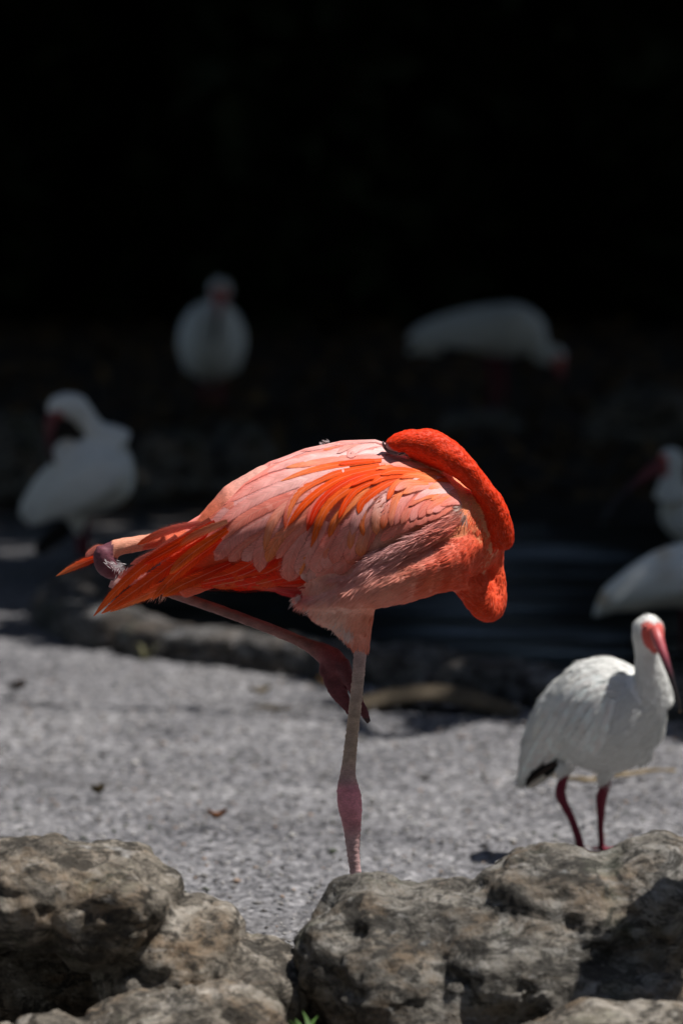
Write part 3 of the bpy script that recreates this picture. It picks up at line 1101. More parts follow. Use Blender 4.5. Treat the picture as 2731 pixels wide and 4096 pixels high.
def line_tufts(line, n, dirs, L, W, c, spread, lift, yoff=0.0, dep=None, sp2=.12, mixw=1.0):
    R = catmull(line, 60)
    k = rng.uniform(0, 59, n)
    q = np.stack([np.interp(k, np.arange(60), R[:, j]) for j in (0, 1)], 1) + rng.normal(0, spread, (n, 2))
    if dep is None:
        Y = side_Y(q[:, 0], q[:, 1]) - yoff
    else:
        Y = D1 + dep + rng.normal(0, .012, n)
    P = at(q[:, 0] * DS, q[:, 1] * DS, Y)
    dr = np.array(dirs, float)
    dx = np.interp(k, np.linspace(0, 59, len(dr)), dr[:, 0]) + rng.normal(0, sp2, n)
    dz = np.interp(k, np.linspace(0, 59, len(dr)), dr[:, 1]) + rng.normal(0, sp2, n)
    D = np.stack([dx, rng.normal(0, .15, n), -dz], 1)
    Nf = np.tile(np.array([[0.0, -1, 0.15]]), (n, 1)) + rng.normal(0, .2, (n, 3))
    Nf /= np.linalg.norm(Nf, axis=1)[:, None]
    cl = (flam_col(q) * (1 - mixw) + np.asarray(c) * mixw) * (1 + rng.normal(0, .07, (n, 1)))
    parts.append(tufts(P, Nf, D, rng.uniform(*L, n), rng.uniform(*W, n), cl, lift, .2))


# wisps of the flank lying over the edge of the wing
EDGE = [(1062, 1172), (1030, 1196), (985, 1222), (930, 1250), (880, 1273), (845, 1290)]
line_tufts(EDGE, 2600, [(-.9, .45), (-.92, .38), (-.9, .48), (-.75, .6)], (.016, .034), (.0007, .0017), (.86, .46, .43), 5, .0, yoff=.0005, sp2=.05, mixw=.45)
line_tufts([(a, b + 12) for a, b in EDGE], 2600, [(-.9, .45), (-.92, .38), (-.9, .48), (-.75, .6)], (.018, .036), (.0007, .0018), (.82, .40, .37), 8, .0, yoff=.0005, sp2=.05, mixw=.2)
# pale tuft at the bend of the wing
line_tufts([(1052, 1166), (1066, 1163), (1072, 1178), (1066, 1190)], 130, [(-.9, .1), (-.6, .7), (-.3, .9)], (.008, .016), (.0009, .002), (.78, .60, .52), 4, .1, yoff=.004)
# down fringe along the belly and the thigh
line_tufts([(684, 1372), (705, 1382), (730, 1400), (752, 1414), (775, 1430), (795, 1448), (805, 1456)], 1500,
           [(-.7, .7), (-.6, .8), (-.5, .85), (-.35, .95), (-.2, 1)], (.005, .017), (.0005, .0012), (.88, .70, .66), 5, .0, dep=-.05)
# under the tail
line_tufts([(385, 1362), (360, 1366), (345, 1360)], 70, [(-.3, .9), (-.5, .8)], (.006, .014), (.0005, .001), (.80, .52, .42), 5, 0, dep=-.01)
# white down on the bent leg joint
line_tufts([(244, 1290), (262, 1296), (275, 1300)], 70, [(.6, .5), (.9, .1)], (.006, .012), (.0006, .0012), (.88, .80, .80), 4, .1, dep=-.028)
line_tufts([(268, 1300), (284, 1302), (272, 1316)], 45, [(-.4, .9), (-.2, .9)], (.006, .011), (.0006, .0012), (.88, .80, .80), 4, .1, dep=-.03)
# loose down on the ridge of the back
line_tufts([(738, 1021), (750, 1017), (758, 1016)], 22, [(-.8, -.5), (-.5, -.6)], (.004, .008), (.0004, .0009), (.9, .85, .85), 2, .1, dep=-.01)
tv, tcol, tnr = [np.concatenate([p[j] for p in parts]) for j in (0, 2, 3)]
o_, fs = 0, []
for p in parts:
    fs.append(p[1] + o_)
    o_ += len(p[0])
tf = np.concatenate(fs)

body_me.vertices.foreach_set('co', (V - FOOT).astype(np.float32).ravel())
body_me.update()
fb = link('body', body_me, M_SKIN, flam)
tu = link('plumage', set_normals(new_mesh('plumage', tv - FOOT, tf, tcol), tnr), M_TUFT, flam)
tu['kind'] = 'stuff'

# --- closed eye
hv = BVHTree.FromPolygons([tuple(v) for v in V], [tuple(p.vertices) for p in body_me.polygons])


def head_Y(x, y, miss=.0):
    d = at(x * DS, y * DS, 12.0) - CAMP
    h = hv.ray_cast(Vector(CAMP), Vector(d / np.linalg.norm(d)), 30)
    return h[0].y - D1 if h[0] is not None and h[0].y < D1 + .1 else miss


skin = catmull([(879, 1014, 0), (880, 1020, 0), (884, 1028, 0), (893, 1036, 0), (905, 1041, 0), (914, 1044, 0)], 16)
sY = np.array([min(head_Y(a, b - 3, -.05), -.03) for a, b in skin[:, :2]])
sY = np.convolve(np.pad(sY, 2, 'edge'), np.ones(5) / 5, 'valid')
shs = Shells()
shs.loft(fp(skin[:, 0], skin[:, 1], sY), np.interp(np.linspace(0, 1, 16), [0, .3, .8, 1], [.0012, .0028, .0036, .002]), [.0022] * 16, n=10)
vs_ = np.vstack(shs.V)
link('face_skin', new_mesh('face_skin', vs_ - FOOT, shs.F, np.array([.20, .15, .155]) * (1 + .5 * fbm(vs_ * 300, 2, 3))[:, None]), M_SKIN, flam)
eY = head_Y(921, 1041)
ec = fp(921, 1042.5, eY)
for nm2, sx, sz, c_ in (('eyelid', 10.5, 5.2, (.42, .30, .29)),):
    sh = Shells()
    sh.ellipsoid(ec, (sx * KD, .0034, sz * KD), .12, 14)
    me = new_mesh(nm2, np.vstack(sh.V) - FOOT, sh.F, np.tile(c_, (len(np.vstack(sh.V)), 1)))
    el = link(nm2, me, M_SKIN, flam)
    slit = catmull([(914, 1049, 0), (921, 1046.2, 0), (928, 1045.5, 0)], 7)
    sh2 = Shells()
    sh2.loft(fp(slit[:, 0], slit[:, 1] - 3.8, eY - .0036 + .0 * slit[:, 2]), [.0003, .0008, .0011, .0012, .0011, .0008, .0003], [.0012] * 7, n=8)
    link('eye_slit', new_mesh('eye_slit', np.vstack(sh2.V) - FOOT, sh2.F), M_EYE, el)

# --- the folded wing, tail and back: one vane at a time
PK, PL, WH = (.96, .26, .20), (.97, .375, .325), (.98, .575, .54)
OR, DO, RD, DR = (1.0, .095, .004), (.97, .060, .003), (.95, .032, .002), (.80, .020, .002)
PE, SA, BR_ = (.97, .26, .085), (.93, .25, .165), (.84, .14, .02)
GR = (.78, .56, .53)


def c1(p):
    return [(200 + a * .66964, 1650 + b * .66964) for a, b in p]


def z1(p):
    return [(1000 + a * .31888, 1700 + b * .31888) for a, b in p]


def z3(p):
    return [(1400 + a * .31888, 1700 + b * .31888) for a, b in p]


FE = []


def add(pts, wpx, layer, c0, c1_, **kw):
    FE.append((pts, wpx, layer, c0, c1_, kw))


# tail and primaries (far ones take their own depth)
add(c1([(330, 850), (220, 890), (130, 930), (38, 978)]), 46, 0, RD, PE, depth=[D1 + .03] * 2, round_tip=.75, pw=.8)
add(c1([(330, 800), (270, 815), (212, 862)]), 34, 0, SA, PK, depth=[D1 + .02] * 2)
add(c1([(720, 940), (560, 990), (440, 1010), (352, 1040)]), 52, 0, PK, GR, depth=[D1 + .0] * 2, round_tip=.12, pw=.3, root=.8)
add(c1([(900, 960), (700, 1040), (540, 1095)]), 50, 0, PE, PL, depth=[D1 - .02, D1 - .012], ragged=2)
add(c1([(760, 740), (600, 880), (500, 950), (405, 985)]), 60, 1, SA, PK, depth=[D1 - .05, D1 - .03])
add(c1([(960, 640), (800, 760), (640, 845), (480, 905)]), 60, 2, (.80, .25, .15), PK, depth=[D1 - .06, D1 - .034], round_tip=.5)
add(c1([(980, 900), (760, 1010), (560, 1095), (360, 1190)]), 62, 1, DO, PE, depth=[D1 - .058, D1 - .022], round_tip=.6, pw=.7)
add(c1([(960, 740), (740, 900), (500, 1070), (310, 1200)]), 74, 2, RD, (.88, .12, .02), depth=[D1 - .062, D1 - .025], round_tip=.6, pw=.7)
add(c1([(990, 660), (780, 780), (600, 890), (420, 1040), (263, 1215)]), 66, 3, RD, (.90, .13, .02), depth=[D1 - .066, D1 - .028], round_tip=.55, pw=.7)
add(c1([(1040, 660), (880, 730), (700, 830), (560, 905)]), 46, 4, OR, RD, depth=[D1 - .070, D1 - .046], round_tip=.5)
add(c1([(1080, 900), (900, 980), (770, 1040), (672, 1098)]), 60, 3, DR, BR_, depth=[D1 - .072, D1 - .05], round_tip=.5)
add(c1([(1030, 760), (860, 880), (720, 1000), (612, 1118)]), 58, 4, RD, (.88, .13, .02), depth=[D1 - .075, D1 - .046], round_tip=.5, pw=.65)
add(c1([(1060, 700), (920, 790), (800, 880), (715, 965)]), 56, 5, OR, (.88, .15, .03), depth=[D1 - .08, D1 - .058], round_tip=.45)
add(c1([(1060, 650), (960, 690), (850, 740), (770, 800)]), 44, 6, (.86, .3, .16), OR, depth=[D1 - .08, D1 - .06], round_tip=.5)
# tail coverts above the bent leg
add(c1([(900, 660), (760, 690), (640, 730), (520, 790)]), 44, 3, PK, OR, depth=[D1 - .045, D1 - .026], round_tip=.5)
# red secondaries showing below the coverts
for a, b, wv, c_ in ((1560, 940, 90, DR), (1480, 960, 90, RD), (1400, 965, 95, DR), (1300, 955, 100, RD), (1200, 950, 100, DR), (1120, 945, 100, RD), (1690, 940, 60, DR)):
    add(c1([(a + (260 if a < 1600 else 90), b - (150 if a < 1600 else 60)), (a, b), (a - 170, b + 50), (a - 330, b + 82)]), wv * .8, 2, c_, RD if c_ is DR else (.80, .10, .02), round_tip=.4)
add(c1([(1650, 1010), (1480, 1065), (1300, 1050), (1120, 1030)]), 30, 1, (.66, .05, .05), (.74, .10, .06))
add(c1([(1700, 1000), (1560, 1075), (1450, 1085), (1330, 1060)]), 36, 1, (.62, .04, .05), (.70, .06, .06))
# broad pink tertials and coverts, rear to front
add(c1([(1560, 300), (1250, 400), (1060, 500), (830, 680)]), 74, 5, PL, PK, round_tip=.5)
add(c1([(1500, 380), (1250, 470), (1080, 560), (940, 665)]), 64, 6, PK, SA, round_tip=.5)
add(c1([(1620, 340), (1350, 430), (1120, 560), (980, 680), (890, 840)]), 84, 7, WH, PK, round_tip=.35)
add(c1([(1500, 640), (1250, 740), (1130, 820), (1070, 890)]), 80, 5, SA, PK)
add(c1([(1500, 540), (1250, 650), (1080, 760), (985, 885)]), 96, 7, PL, PK, round_tip=.3)
add(c1([(1560, 470), (1330, 545), (1150, 640), (1030, 765)]), 70, 9, PK, SA, round_tip=.5, pw=.7)
add(c1([(1520, 640), (1330, 740), (1210, 830), (1150, 885)]), 74, 6, PK, PL, ragged=2)
add(c1([(1560, 560), (1380, 680), (1270, 810), (1250, 955)]), 90, 7, PL, PK, ragged=2)
add(c1([(1580, 600), (1420, 700), (1330, 800), (1296, 892)]), 58, 10, SA, PE)
add(c1([(1640, 740), (1520, 860), (1440, 940), (1425, 1008)]), 110, 6, PL, PK)
add(c1([(1700, 780), (1610, 890), (1540, 960), (1500, 990)]), 96, 7, PL, WH, ragged=2)
add(c1([(1800, 800), (1700, 900), (1640, 950), (1590, 985)]), 90, 7, PK, PL)
add(c1([(1880, 760), (1800, 860), (1740, 920), (1690, 945)]), 84, 7, PK, PL)
add(c1([(1940, 700), (1860, 800), (1810, 860), (1770, 900)]), 84, 7, PK, SA)
# scapulars along the ridge of the back
add(z1([(1700, 250), (1200, 290), (600, 400), (200, 560), (-200, 790)]), 52, 8, PL, PK, round_tip=.5)
add(z1([(1750, 330), (1100, 345), (560, 450), (140, 600)]), 50, 9, WH, PL, round_tip=.45)
add(z1([(1700, 390), (1150, 420), (750, 480), (450, 530)]), 34, 10, PL, PE, round_tip=.5)
add(z1([(1500, 420), (1000, 490), (450, 620), (50, 780), (-330, 990)]), 50, 8, WH, PK, round_tip=.4)
add(z1([(1650, 440), (1150, 490), (750, 570), (385, 700)]), 34, 11, OR, PE, round_tip=.6, pw=.7)
add(z1([(1560, 440), (1330, 460), (1110, 490)]), 24, 12, OR, DO, round_tip=.5)
add(z1([(1250, 540), (800, 650), (350, 800), (-100, 1030), (-430, 1290)]), 62, 9, WH, PK, round_tip=.35)
add(z1([(1150, 720), (650, 850), (250, 1010), (-150, 1260)]), 60, 8, PL, SA, round_tip=.4)
add(z1([(1550, 215), (1300, 235), (1090, 350)]), 34, 13, (.86, .36, .26), (.78, .40, .36), round_tip=.5)
add(z1([(1800, 230), (1500, 240), (1250, 350), (1330, 380)]), 40, 12, WH, PL)
add(z1([(1300, 215), (1100, 240), (920, 310)]), 28, 12, PL, PE, round_tip=.5)
# back between wing and tucked head
for q, (a, b, c_, d_) in enumerate([((1250, 470), (900, 400), (560, 400), WH), ((1150, 440), (800, 350), (420, 330), WH), ((1050, 400), (600, 300), (260, 270), PL), ((1000, 350), (500, 230), (150, 230), WH),
                                    ((1100, 520), (750, 470), (350, 440), PL), ((900, 330), (400, 200), (60, 200), PL), ((1200, 560), (800, 480), (480, 470), PE)]):
    add(z3([(a[0], a[1]), b, c_, (c_[0] - 160, c_[1] + 30)]), 36, q % 3, d_, WH if d_ is PL else PL)
# orange shafts of the middle coverts
add(z1([(1300, 560), (900, 650), (600, 850), (470, 1080), (436, 1300)]), 36, 12, WH, OR, round_tip=.5)
add(z1([(1620, 500), (1100, 600), (700, 780), (540, 960), (470, 1180)]), 34, 13, OR, PE, round_tip=.5)
add(z1([(1700, 520), (1150, 660), (720, 950), (470, 1270)]), 40, 14, OR, OR, round_tip=.45)
add(z1([(1300, 720), (950, 880), (780, 1080), (715, 1335)]), 38, 13, PL, DO, round_tip=.4)
add(z1([(1750, 540), (1250, 690), (890, 960), (715, 1330)]), 38, 15, DO, RD, round_tip=.4)
add(z1([(1800, 560), (1300, 760), (950, 1050), (760, 1540)]), 46, 16, OR, BR_, round_tip=.35)
add(z1([(1800, 640), (1400, 770), (1210, 960), (1108, 1175)]), 36, 17, OR, DO, round_tip=.4)
add(z1([(1500, 800), (1250, 1000), (1070, 1200), (985, 1410)]), 44, 15, PE, BR_, round_tip=.35)
add(z1([(1800, 700), (1520, 840), (1400, 980), (1355, 1115)]), 38, 17, OR, (.84, .24, .06), round_tip=.4)
add(z1([(800, 860), (480, 980), (270, 1240), (178, 1570)]), 50, 9, PL, PE, round_tip=.4)
add(z1([(760, 1000), (520, 1260), (330, 1520), (225, 1715)]), 50, 10, SA, PE, round_tip=.4)
add(z1([(880, 1100), (640, 1300), (450, 1500), (330, 1680)]), 56, 9, SA, PK)
add(z1([(760, 1180), (600, 1450), (500, 1700), (480, 1960)]), 84, 8, PL, PK, ragged=1.5)
add(z1([(950, 1200), (780, 1500), (660, 1750), (620, 1880)]), 84, 10, PL, PL, ragged=1.5)
add(z1([(820, 1500), (700, 1680), (620, 1885)]), 26, 12, PE, PE)
add(z1([(1120, 1250), (980, 1500), (850, 1720), (820, 1860)]), 84, 11, PK, PL, ragged=1.5)
add(z1([(1250, 1200), (1120, 1480), (980, 1680), (930, 1800)]), 80, 12, PL, PL)
add(z1([(1100, 1420), (980, 1540), (930, 1680)]), 30, 13, PE, PK)
add(z1([(1400, 1050), (1250, 1300), (1100, 1550), (1040, 1740)]), 80, 13, PL, PK)
add(z1([(1520, 1150), (1400, 1350), (1280, 1560), (1200, 1700)]), 76, 13, PL, PK)
add(z1([(1380, 1100), (1290, 1280), (1250, 1560)]), 44, 14, PL, PE)
add(z1([(1450, 1050), (1400, 1220), (1422, 1395)]), 28, 15, PE, BR_)
add(z1([(1600, 1000), (1500, 1200), (1400, 1500), (1380, 1650)]), 66, 14, PL, PE)
# front coverts
add(z3([(700, 640), (420, 760), (160, 960), (100, 1112)]), 40, 18, OR, OR, round_tip=.4)
add(z3([(560, 680), (300, 860), (110, 1100), (20, 1380)]), 56, 15, WH, PL, round_tip=.35)
add(z3([(620, 780), (400, 960), (330, 1160), (330, 1380)]), 56, 16, WH, PE)
add(z3([(800, 640), (580, 740), (465, 935)]), 36, 20, PE, OR, round_tip=.4)
add(z3([(680, 800), (570, 960), (510, 1270)]), 48, 17, PE, SA)
add(z3([(800, 820), (640, 1000), (560, 1260)]), 50, 18, PL, PK)
add(z3([(560, 900), (460, 1080), (400, 1310)]), 44, 17, PL, BR_)
add(z3([(900, 860), (760, 1020), (640, 1240)]), 48, 19, PK, SA)
add(z3([(1000, 880), (860, 1020), (760, 1200)]), 46, 20, PK, PL)
add(z3([(1100, 900), (960, 1020), (860, 1160)]), 44, 21, SA, PK)
add(z3([(1200, 920), (1060, 1010), (960, 1110)]), 42, 22, PL, SA)
add(z3([(1280, 930), (1160, 1000), (1040, 1090)]), 40, 23, PK, PL)
for p in ([(1080, 990), (860, 1140), (700, 1300)], [(1180, 1000), (980, 1130), (820, 1250)], [(960, 1040), (780, 1200), (620, 1350)], [(820, 1090), (630, 1260), (480, 1410)], [(1290, 1010), (1110, 1095), (950, 1190)], [(700, 1150), (540, 1320), (380, 1450)]):
    add(z3(p), 52, 16, SA, PK, round_tip=.4)
for q, (p, c_a, c_b) in enumerate([
        ([(1300, 640), (950, 545), (600, 525), (330, 540)], OR, PE), ([(1440, 730), (1150, 600), (850, 570), (620, 600)], PE, OR), ([(1100, 560), (800, 510), (500, 490)], PE, PL),
        ([(1550, 850), (1380, 690), (1150, 610), (900, 600)], OR, PE), ([(1560, 900), (1450, 780), (1280, 690), (1070, 690)], PE, OR), ([(1300, 690), (1100, 640), (900, 650), (760, 720)], PL, WH),
        ([(1150, 730), (960, 690), (780, 740)], PE, OR), ([(1300, 790), (1150, 750), (980, 800)], WH, PE), ([(1000, 760), (820, 780), (660, 860)], PL, PE),
        ([(1180, 830), (980, 840), (800, 940)], WH, PL), ([(1400, 850), (1250, 800), (1080, 830)], WH, PL), ([(1330, 880), (1180, 860), (1010, 940)], PL, PE),
        ([(1480, 900), (1380, 840), (1240, 840)], PE, PL), ([(1100, 860), (900, 900), (740, 1010)], PE, SA), ([(900, 740), (700, 740), (560, 820)], PE, PL),
        ([(1430, 930), (1330, 890), (1180, 910)], PL, PE), ([(1570, 980), (1520, 880), (1420, 800)], OR, PE), ([(1590, 1080), (1560, 960), (1480, 870)], DO, PE),
        ([(1000, 660), (800, 620), (620, 660)], PE, OR), ([(750, 580), (560, 570), (380, 620)], OR, OR), ([(640, 620), (440, 640), (260, 740)], OR, OR), ([(520, 590), (250, 640), (0, 760)], OR, DO),
        ([(1250, 960), (1120, 960), (960, 1060)], PE, PK), ([(1380, 960), (1280, 950), (1130, 1010)], PL, SA)]):
    add(z3([(p[0][0] * 1.4 - p[1][0] * .4, p[0][1] * 1.4 - p[1][1] * .4)] + p[1:]), 36 + (q % 3) * 4, 21 + q % 5, c_a, c_b, round_tip=.55, pw=.65)

def flam_Y(px, py):
    """outer of the drawn flank and the modelled body, so no vane sinks into the rump"""
    Y = wing_Y(px, py)
    out = np.array(Y, float)
    for i in np.ndindex(out.shape):
        if px[i] / DS < 700:
            out[i] = min(out[i], D1 + head_Y(px[i] / DS, py[i] / DS))
    return out


for k, (pts, wpx, layer, c0, c1_, kw) in enumerate(FE):
    kw = dict(kw)
    kw.setdefault('lift', .0022)
    feather(flam, pts, wpx * 1.06, flam_Y, .0022 + layer * .0005 + (k % 3) * .0002, c0, c1_, convex=.0020 * min(1, (wpx / 52) ** 1.6), clamp='depth' not in kw, tree_=None if 'depth' in kw else hv, soft=.4, **kw)
# ridge of the back, from the rump to the tucked head: vanes that wrap over the top
def ridge(x0, x1, phi, wid, c0, c1_, off, slide=.006):
    n_, m_ = 12, 7
    t = np.linspace(0, 1, n_)
    x = x0 + (x1 - x0) * t
    prof = (.6 + .4 * np.clip(t / .35, 0, 1)) * np.sqrt(np.maximum(1 - np.clip((t - .6) / .4, 0, 1) ** 2, .003))
    u = np.linspace(-1, 1, m_)
    tp, bt, hd = st(x)
    h = (bt - tp) / 2 * KD
    # arc position: 0 on the crest, positive down the near side
    arc = phi + slide * t[:, None] + prof[:, None] * wid * u[None]
    off = off + .007 * np.clip((640 - x[:, None]) / 140, 0, 1) * np.clip((x[:, None] - 430) / 30, 0, 1)
    k_ = off + .0014 * (1 - u[None] ** 2) + .0010 * t[:, None]
    f_ = np.clip(np.abs(arc) / (hd[:, None] + .004), 0, .97)
    drop = h[:, None] * (1 - (1 - f_ ** (1 / .70)) ** (1 / 1.75))
    zc = fp(x, tp, 0)
    P = np.stack([np.broadcast_to(zc[:, 0][:, None], arc.shape), zc[:, 1][:, None] - arc * 1.03, zc[:, 2][:, None] - drop + k_], -1)
    col = np.asarray(c0) * (1 - t[:, None, None]) + np.asarray(c1_) * t[:, None, None] + np.zeros((n_, m_, 3))
    I = np.arange(n_ * m_).reshape(n_, m_)
    Fq = np.stack([I[:-1, :-1], I[:-1, 1:], I[1:, 1:], I[1:, :-1]], -1).reshape(-1, 4)
    L = abs(x1 - x0) * KD
    uv = np.stack(np.broadcast_arrays(u[None], (t * L)[:, None]), -1).reshape(-1, 2)
    link('feather', new_mesh('feather', P.reshape(-1, 3) - FOOT, Fq, col.reshape(-1, 3) * random.uniform(.95, 1.05), uv), M_PLUM, flam)


for k, x in enumerate(range(420, 800, 26)):
    pale_ = x > 600
    for q, ph in enumerate((.022, .000, -.024)):
        ridge(x + 110 + random.uniform(-8, 8), x + random.uniform(-8, 8) - 12 * (q == 1), ph * (.6 + .4 * min(1, (x - 400) / 200)) + random.uniform(-.004, .004), .015, WH if pale_ else PL, PL if pale_ else PK, .0015 + .0012 * (q == 1) + .0004 * (k % 3))
# loose barbs over the small front coverts
n = 2600
poly = np.array([(880, 1095), (960, 1085), (1040, 1100), (1075, 1140), (1055, 1160), (1000, 1172), (930, 1180), (880, 1180), (868, 1140), (860, 1090)])
q = np.stack([rng.uniform(850, 1080, n * 2), rng.uniform(1040, 1245, n * 2)], 1)
q = q[inside(poly, q)][:n]
n = len(q)
Yw = wing_Y(q[:, 0] * DS, q[:, 1] * DS) - rng.uniform(.0115, .0140, n)
P = at(q[:, 0] * DS, q[:, 1] * DS, Yw)
fl = idw([(1060, 1130, -.5, -.75), (1040, 1110, -.8, -.5), (980, 1075, -.95, -.2), (920, 1060, -1, .02), (1030, 1150, -.95, .1), (980, 1120, -.95, .1), (930, 1110, -.85, .4), (880, 1110, -.7, .7), (1040, 1170, -.9, .4),
          (980, 1180, -.75, .65), (930, 1180, -.5, .85), (890, 1200, -.3, .95)], q, 2.5)
Dv = np.stack([fl[:, 0], np.zeros(n), -fl[:, 1]], 1) + rng.normal(0, .06, (n, 3))
tp, bt, hd = st(q[:, 0])
s_ = np.clip((q[:, 1] - (tp + bt) / 2) / ((bt - tp) / 2), -.95, .95)
Nf = np.stack([np.zeros(n), -np.sqrt(1 - s_ ** 2) * .9, -s_ * .8], 1)
Nf /= np.linalg.norm(Nf, axis=1)[:, None]
pz = vnoise(P * np.array([70, 70, 70]), 21) + rng.normal(0, .25, n)
cl = np.where((pz > .25)[:, None], np.array(PE) * (1, 1.05, 1.2), np.where((pz < -.15)[:, None], np.array(WH) * (1, .9, .86), np.array(PL) * (1, .9, .85)))
red = np.clip((q[:, 0] - 1040) / 35, 0, 1)[:, None] * .6
cl = cl * (1 - red) + np.array(OR) * red
t3 = tufts(P, Nf, Dv, rng.uniform(.012, .026, n), rng.uniform(.0006, .0015, n), cl * (1 + rng.normal(0, .05, (n, 1))), .03)
cb = link('covert_barbs', set_normals(new_mesh('covert_barbs', t3[0] - FOOT, t3[1], t3[2]), t3[3]), M_TUFT, flam)
cb['kind'] = 'stuff'


# ------------------------------------------------------------------ ibises
WHITE = np.array([.80, .80, .77])
MAROON = np.array([.15, .016, .032])


def ibis(label, conv, Y0, tubes, legs, face=None, face_depth=None, bill=None, eye=None, voxel=.004, foot_z=0.0, fluff=0, flow=(-.6, .7), bill_cols=None, cream=None):
    """conv = (scale, ox, oy): local drawing units -> photo pixels; rows are (x, y, depth, radius, depth radius factor)"""
    sc, ox, oy = conv
    k = sc / ppm(Y0)
    q = lambda R: at(ox + R[:, 0] * sc, oy + R[:, 1] * sc, Y0 + R[:, 2])
    foot = np.mean([ground_at(ox + l[-1][0] * sc, oy + l[-1][1] * sc, foot_z) for l in legs], axis=0)
    root = empty('ibis', tuple(foot), label, 'ibis', 'white ibises')
    Sh = Shells()
    for nm, rows, rdk in tubes:
        R = np.array(rows, float)
        R = catmull(R, max(16, 4 * len(R)))
        r = np.maximum(R[:, 3], 2) * k
        Sh.loft(q(R), r, r * rdk, n=28 if nm == 'body' else 18, name=nm)
    for l in legs:
        R = np.array(l, float)
        g = ground_at(ox + R[-1, 0] * sc, oy + R[-1, 1] * sc, foot_z)
        R[-1, 2] = g[1] - Y0
        for i in range(1, len(R) - 1):
            f = (R[i, 1] - R[0, 1]) / (R[-1, 1] - R[0, 1])
            R[i, 2] = R[0, 2] * (1 - f) + R[-1, 2] * f
        R = catmull(R, 24)
        C = q(R)
        C[-1, 2] += .006
        Sh.loft(C, np.maximum(R[:, 3] * k, voxel * .9), np.maximum(R[:, 3] * k, voxel * .9), n=12, name='leg')
        for a, ln in ((20, .045), (-25, .05), (-70, .045), (150, .022)):
            dx, dy = math.cos(math.radians(a)), math.sin(math.radians(a))
            Sh.loft([g + (0, 0, .007), g + (dx * ln * .5, dy * ln * .5, .006), g + (dx * ln, dy * ln, .005)], [voxel * 1.2] * 2 + [voxel], [voxel * 1.2] * 2 + [voxel], n=10, name='leg', axis=(-dy, dx, 0))
    me = Sh.remesh(voxel, 3)
    V, Nn = mesh_arrays(me)
    px, py = to_px(V)
    X = np.stack([(px - ox) / sc, (py - oy) / sc], 1)
    dist = np.array([tube_dist(V, C, ra, rd)[0] for _, C, ra, rd in Sh.paths])
    wh = np.array([p[0] for p in Sh.paths])[dist.argmin(0)]
    col = np.tile(WHITE, (len(V), 1)) * (1 + .04 * fbm(V * 30, 3, 4))[:, None]
    if cream is not None:
        for (cx, cy, cr, cc_) in cream:
            f = np.clip(1 - np.hypot(X[:, 0] - cx, X[:, 1] - cy) / cr, 0, 1)[:, None]
            col = col * (1 - f) + np.array(cc_) * f
    col[wh == 'leg'] = MAROON
    col[wh == 'black'] = (.012, .012, .013)
    fm = np.zeros(len(V), bool)
    if face is not None:
        fm = inside(face, X) & (V[:, 1] < face_depth + Y0) & np.isin(wh, ['neck', 'head'])
        col[fm] = np.array([.62, .115, .095])
    V2 = V + Nn * (np.where(wh == 'leg', 0, .0012) * fbm(V * 60, 3, 8))[:, None]
    me.vertices.foreach_set('co', V2.astype(np.float32).ravel())
    me.update()
    set_col(me, col)
    if fluff:
        P, n = sample_surface(me, fluff, lambda c, nn: (nn[:, 1] < .5) * 1.0)
        a, b = to_px(P)
        X = np.stack([(a - ox) / sc, (b - oy) / sc], 1)
        dist = np.array([tube_dist(P, C, ra, rd)[0] for _, C, ra, rd in Sh.paths])
        wh = np.array([p[0] for p in Sh.paths])[dist.argmin(0)]
        ok = np.isin(wh, ['body', 'neck', 'head']) & (P[:, 2] > .05)
        if face is not None:
            ok &= ~(inside(face, X) & (P[:, 1] < face_depth + Y0))
        P, n, X, wh = P[ok], n[ok], X[ok], wh[ok]
        head = np.isin(wh, ['neck', 'head'])
        D = np.tile(np.array([flow[0], .1, -flow[1]]), (len(P), 1))
        D[head] = (-.1, 0, -1)
        cc_ = WHITE * (1 + rng.normal(0, .035, (len(P), 1)))
        t = tufts(P, n, D, np.where(head, rng.uniform(.006, .012, len(P)), rng.uniform(.018, .035, len(P))), np.where(head, .002, rng.uniform(.003, .007, len(P))), cc_, lift=.05)
        pl = link('plumage', set_normals(new_mesh('plumage', t[0] - foot, t[1], t[2]), t[3]), M_TUFT, root)
        pl['kind'] = 'stuff'
    bv = BVHTree.FromPolygons([tuple(v) for v in V2], [tuple(p.vertices) for p in me.polygons]) if fluff else None
    me.vertices.foreach_set('co', (V2 - foot).astype(np.float32).ravel())
    me.update()
    link('body', me, M_SKIN2, root)
    if bill is not None:
        R = catmull(np.array(bill, float), 30)
        C = q(R)
        sh = Shells()
        sh.loft(C, R[:, 3] * k, R[:, 3] * k, n=12)
        vv = np.vstack(sh.V)
        t = np.concatenate([np.repeat(np.linspace(0, 1, 30), 12), [0, 1]])
        bc_ = bill_cols or [(0, .58, .12, .10), (.3, .42, .07, .09), (.5, .12, .03, .045), (.62, .02, .014, .016), (.93, .02, .016, .014), (1, .22, .13, .05)]
        bc_ = np.array(bc_)
        c = np.stack([np.interp(t, bc_[:, 0], bc_[:, j]) for j in (1, 2, 3)], 1)
        link('bill', new_mesh('bill', vv - foot, sh.F, c), M_BILL, root)
    if eye is not None:
        sh = Shells()
        R = np.array([eye], float)
        c = q(R)[0]
        sh.ellipsoid(c, (eye[3] * k, eye[3] * k * .6, eye[3] * k), 0, 12)
        link('eye', new_mesh('eye', np.vstack(sh.V) - foot, sh.F), M_EYE, root)
    return root, bv, k


M_SKIN2 = mat_vcol('white_bird_body', 0.6, 0.2, 120, 0.08, 0.2, 0.001)

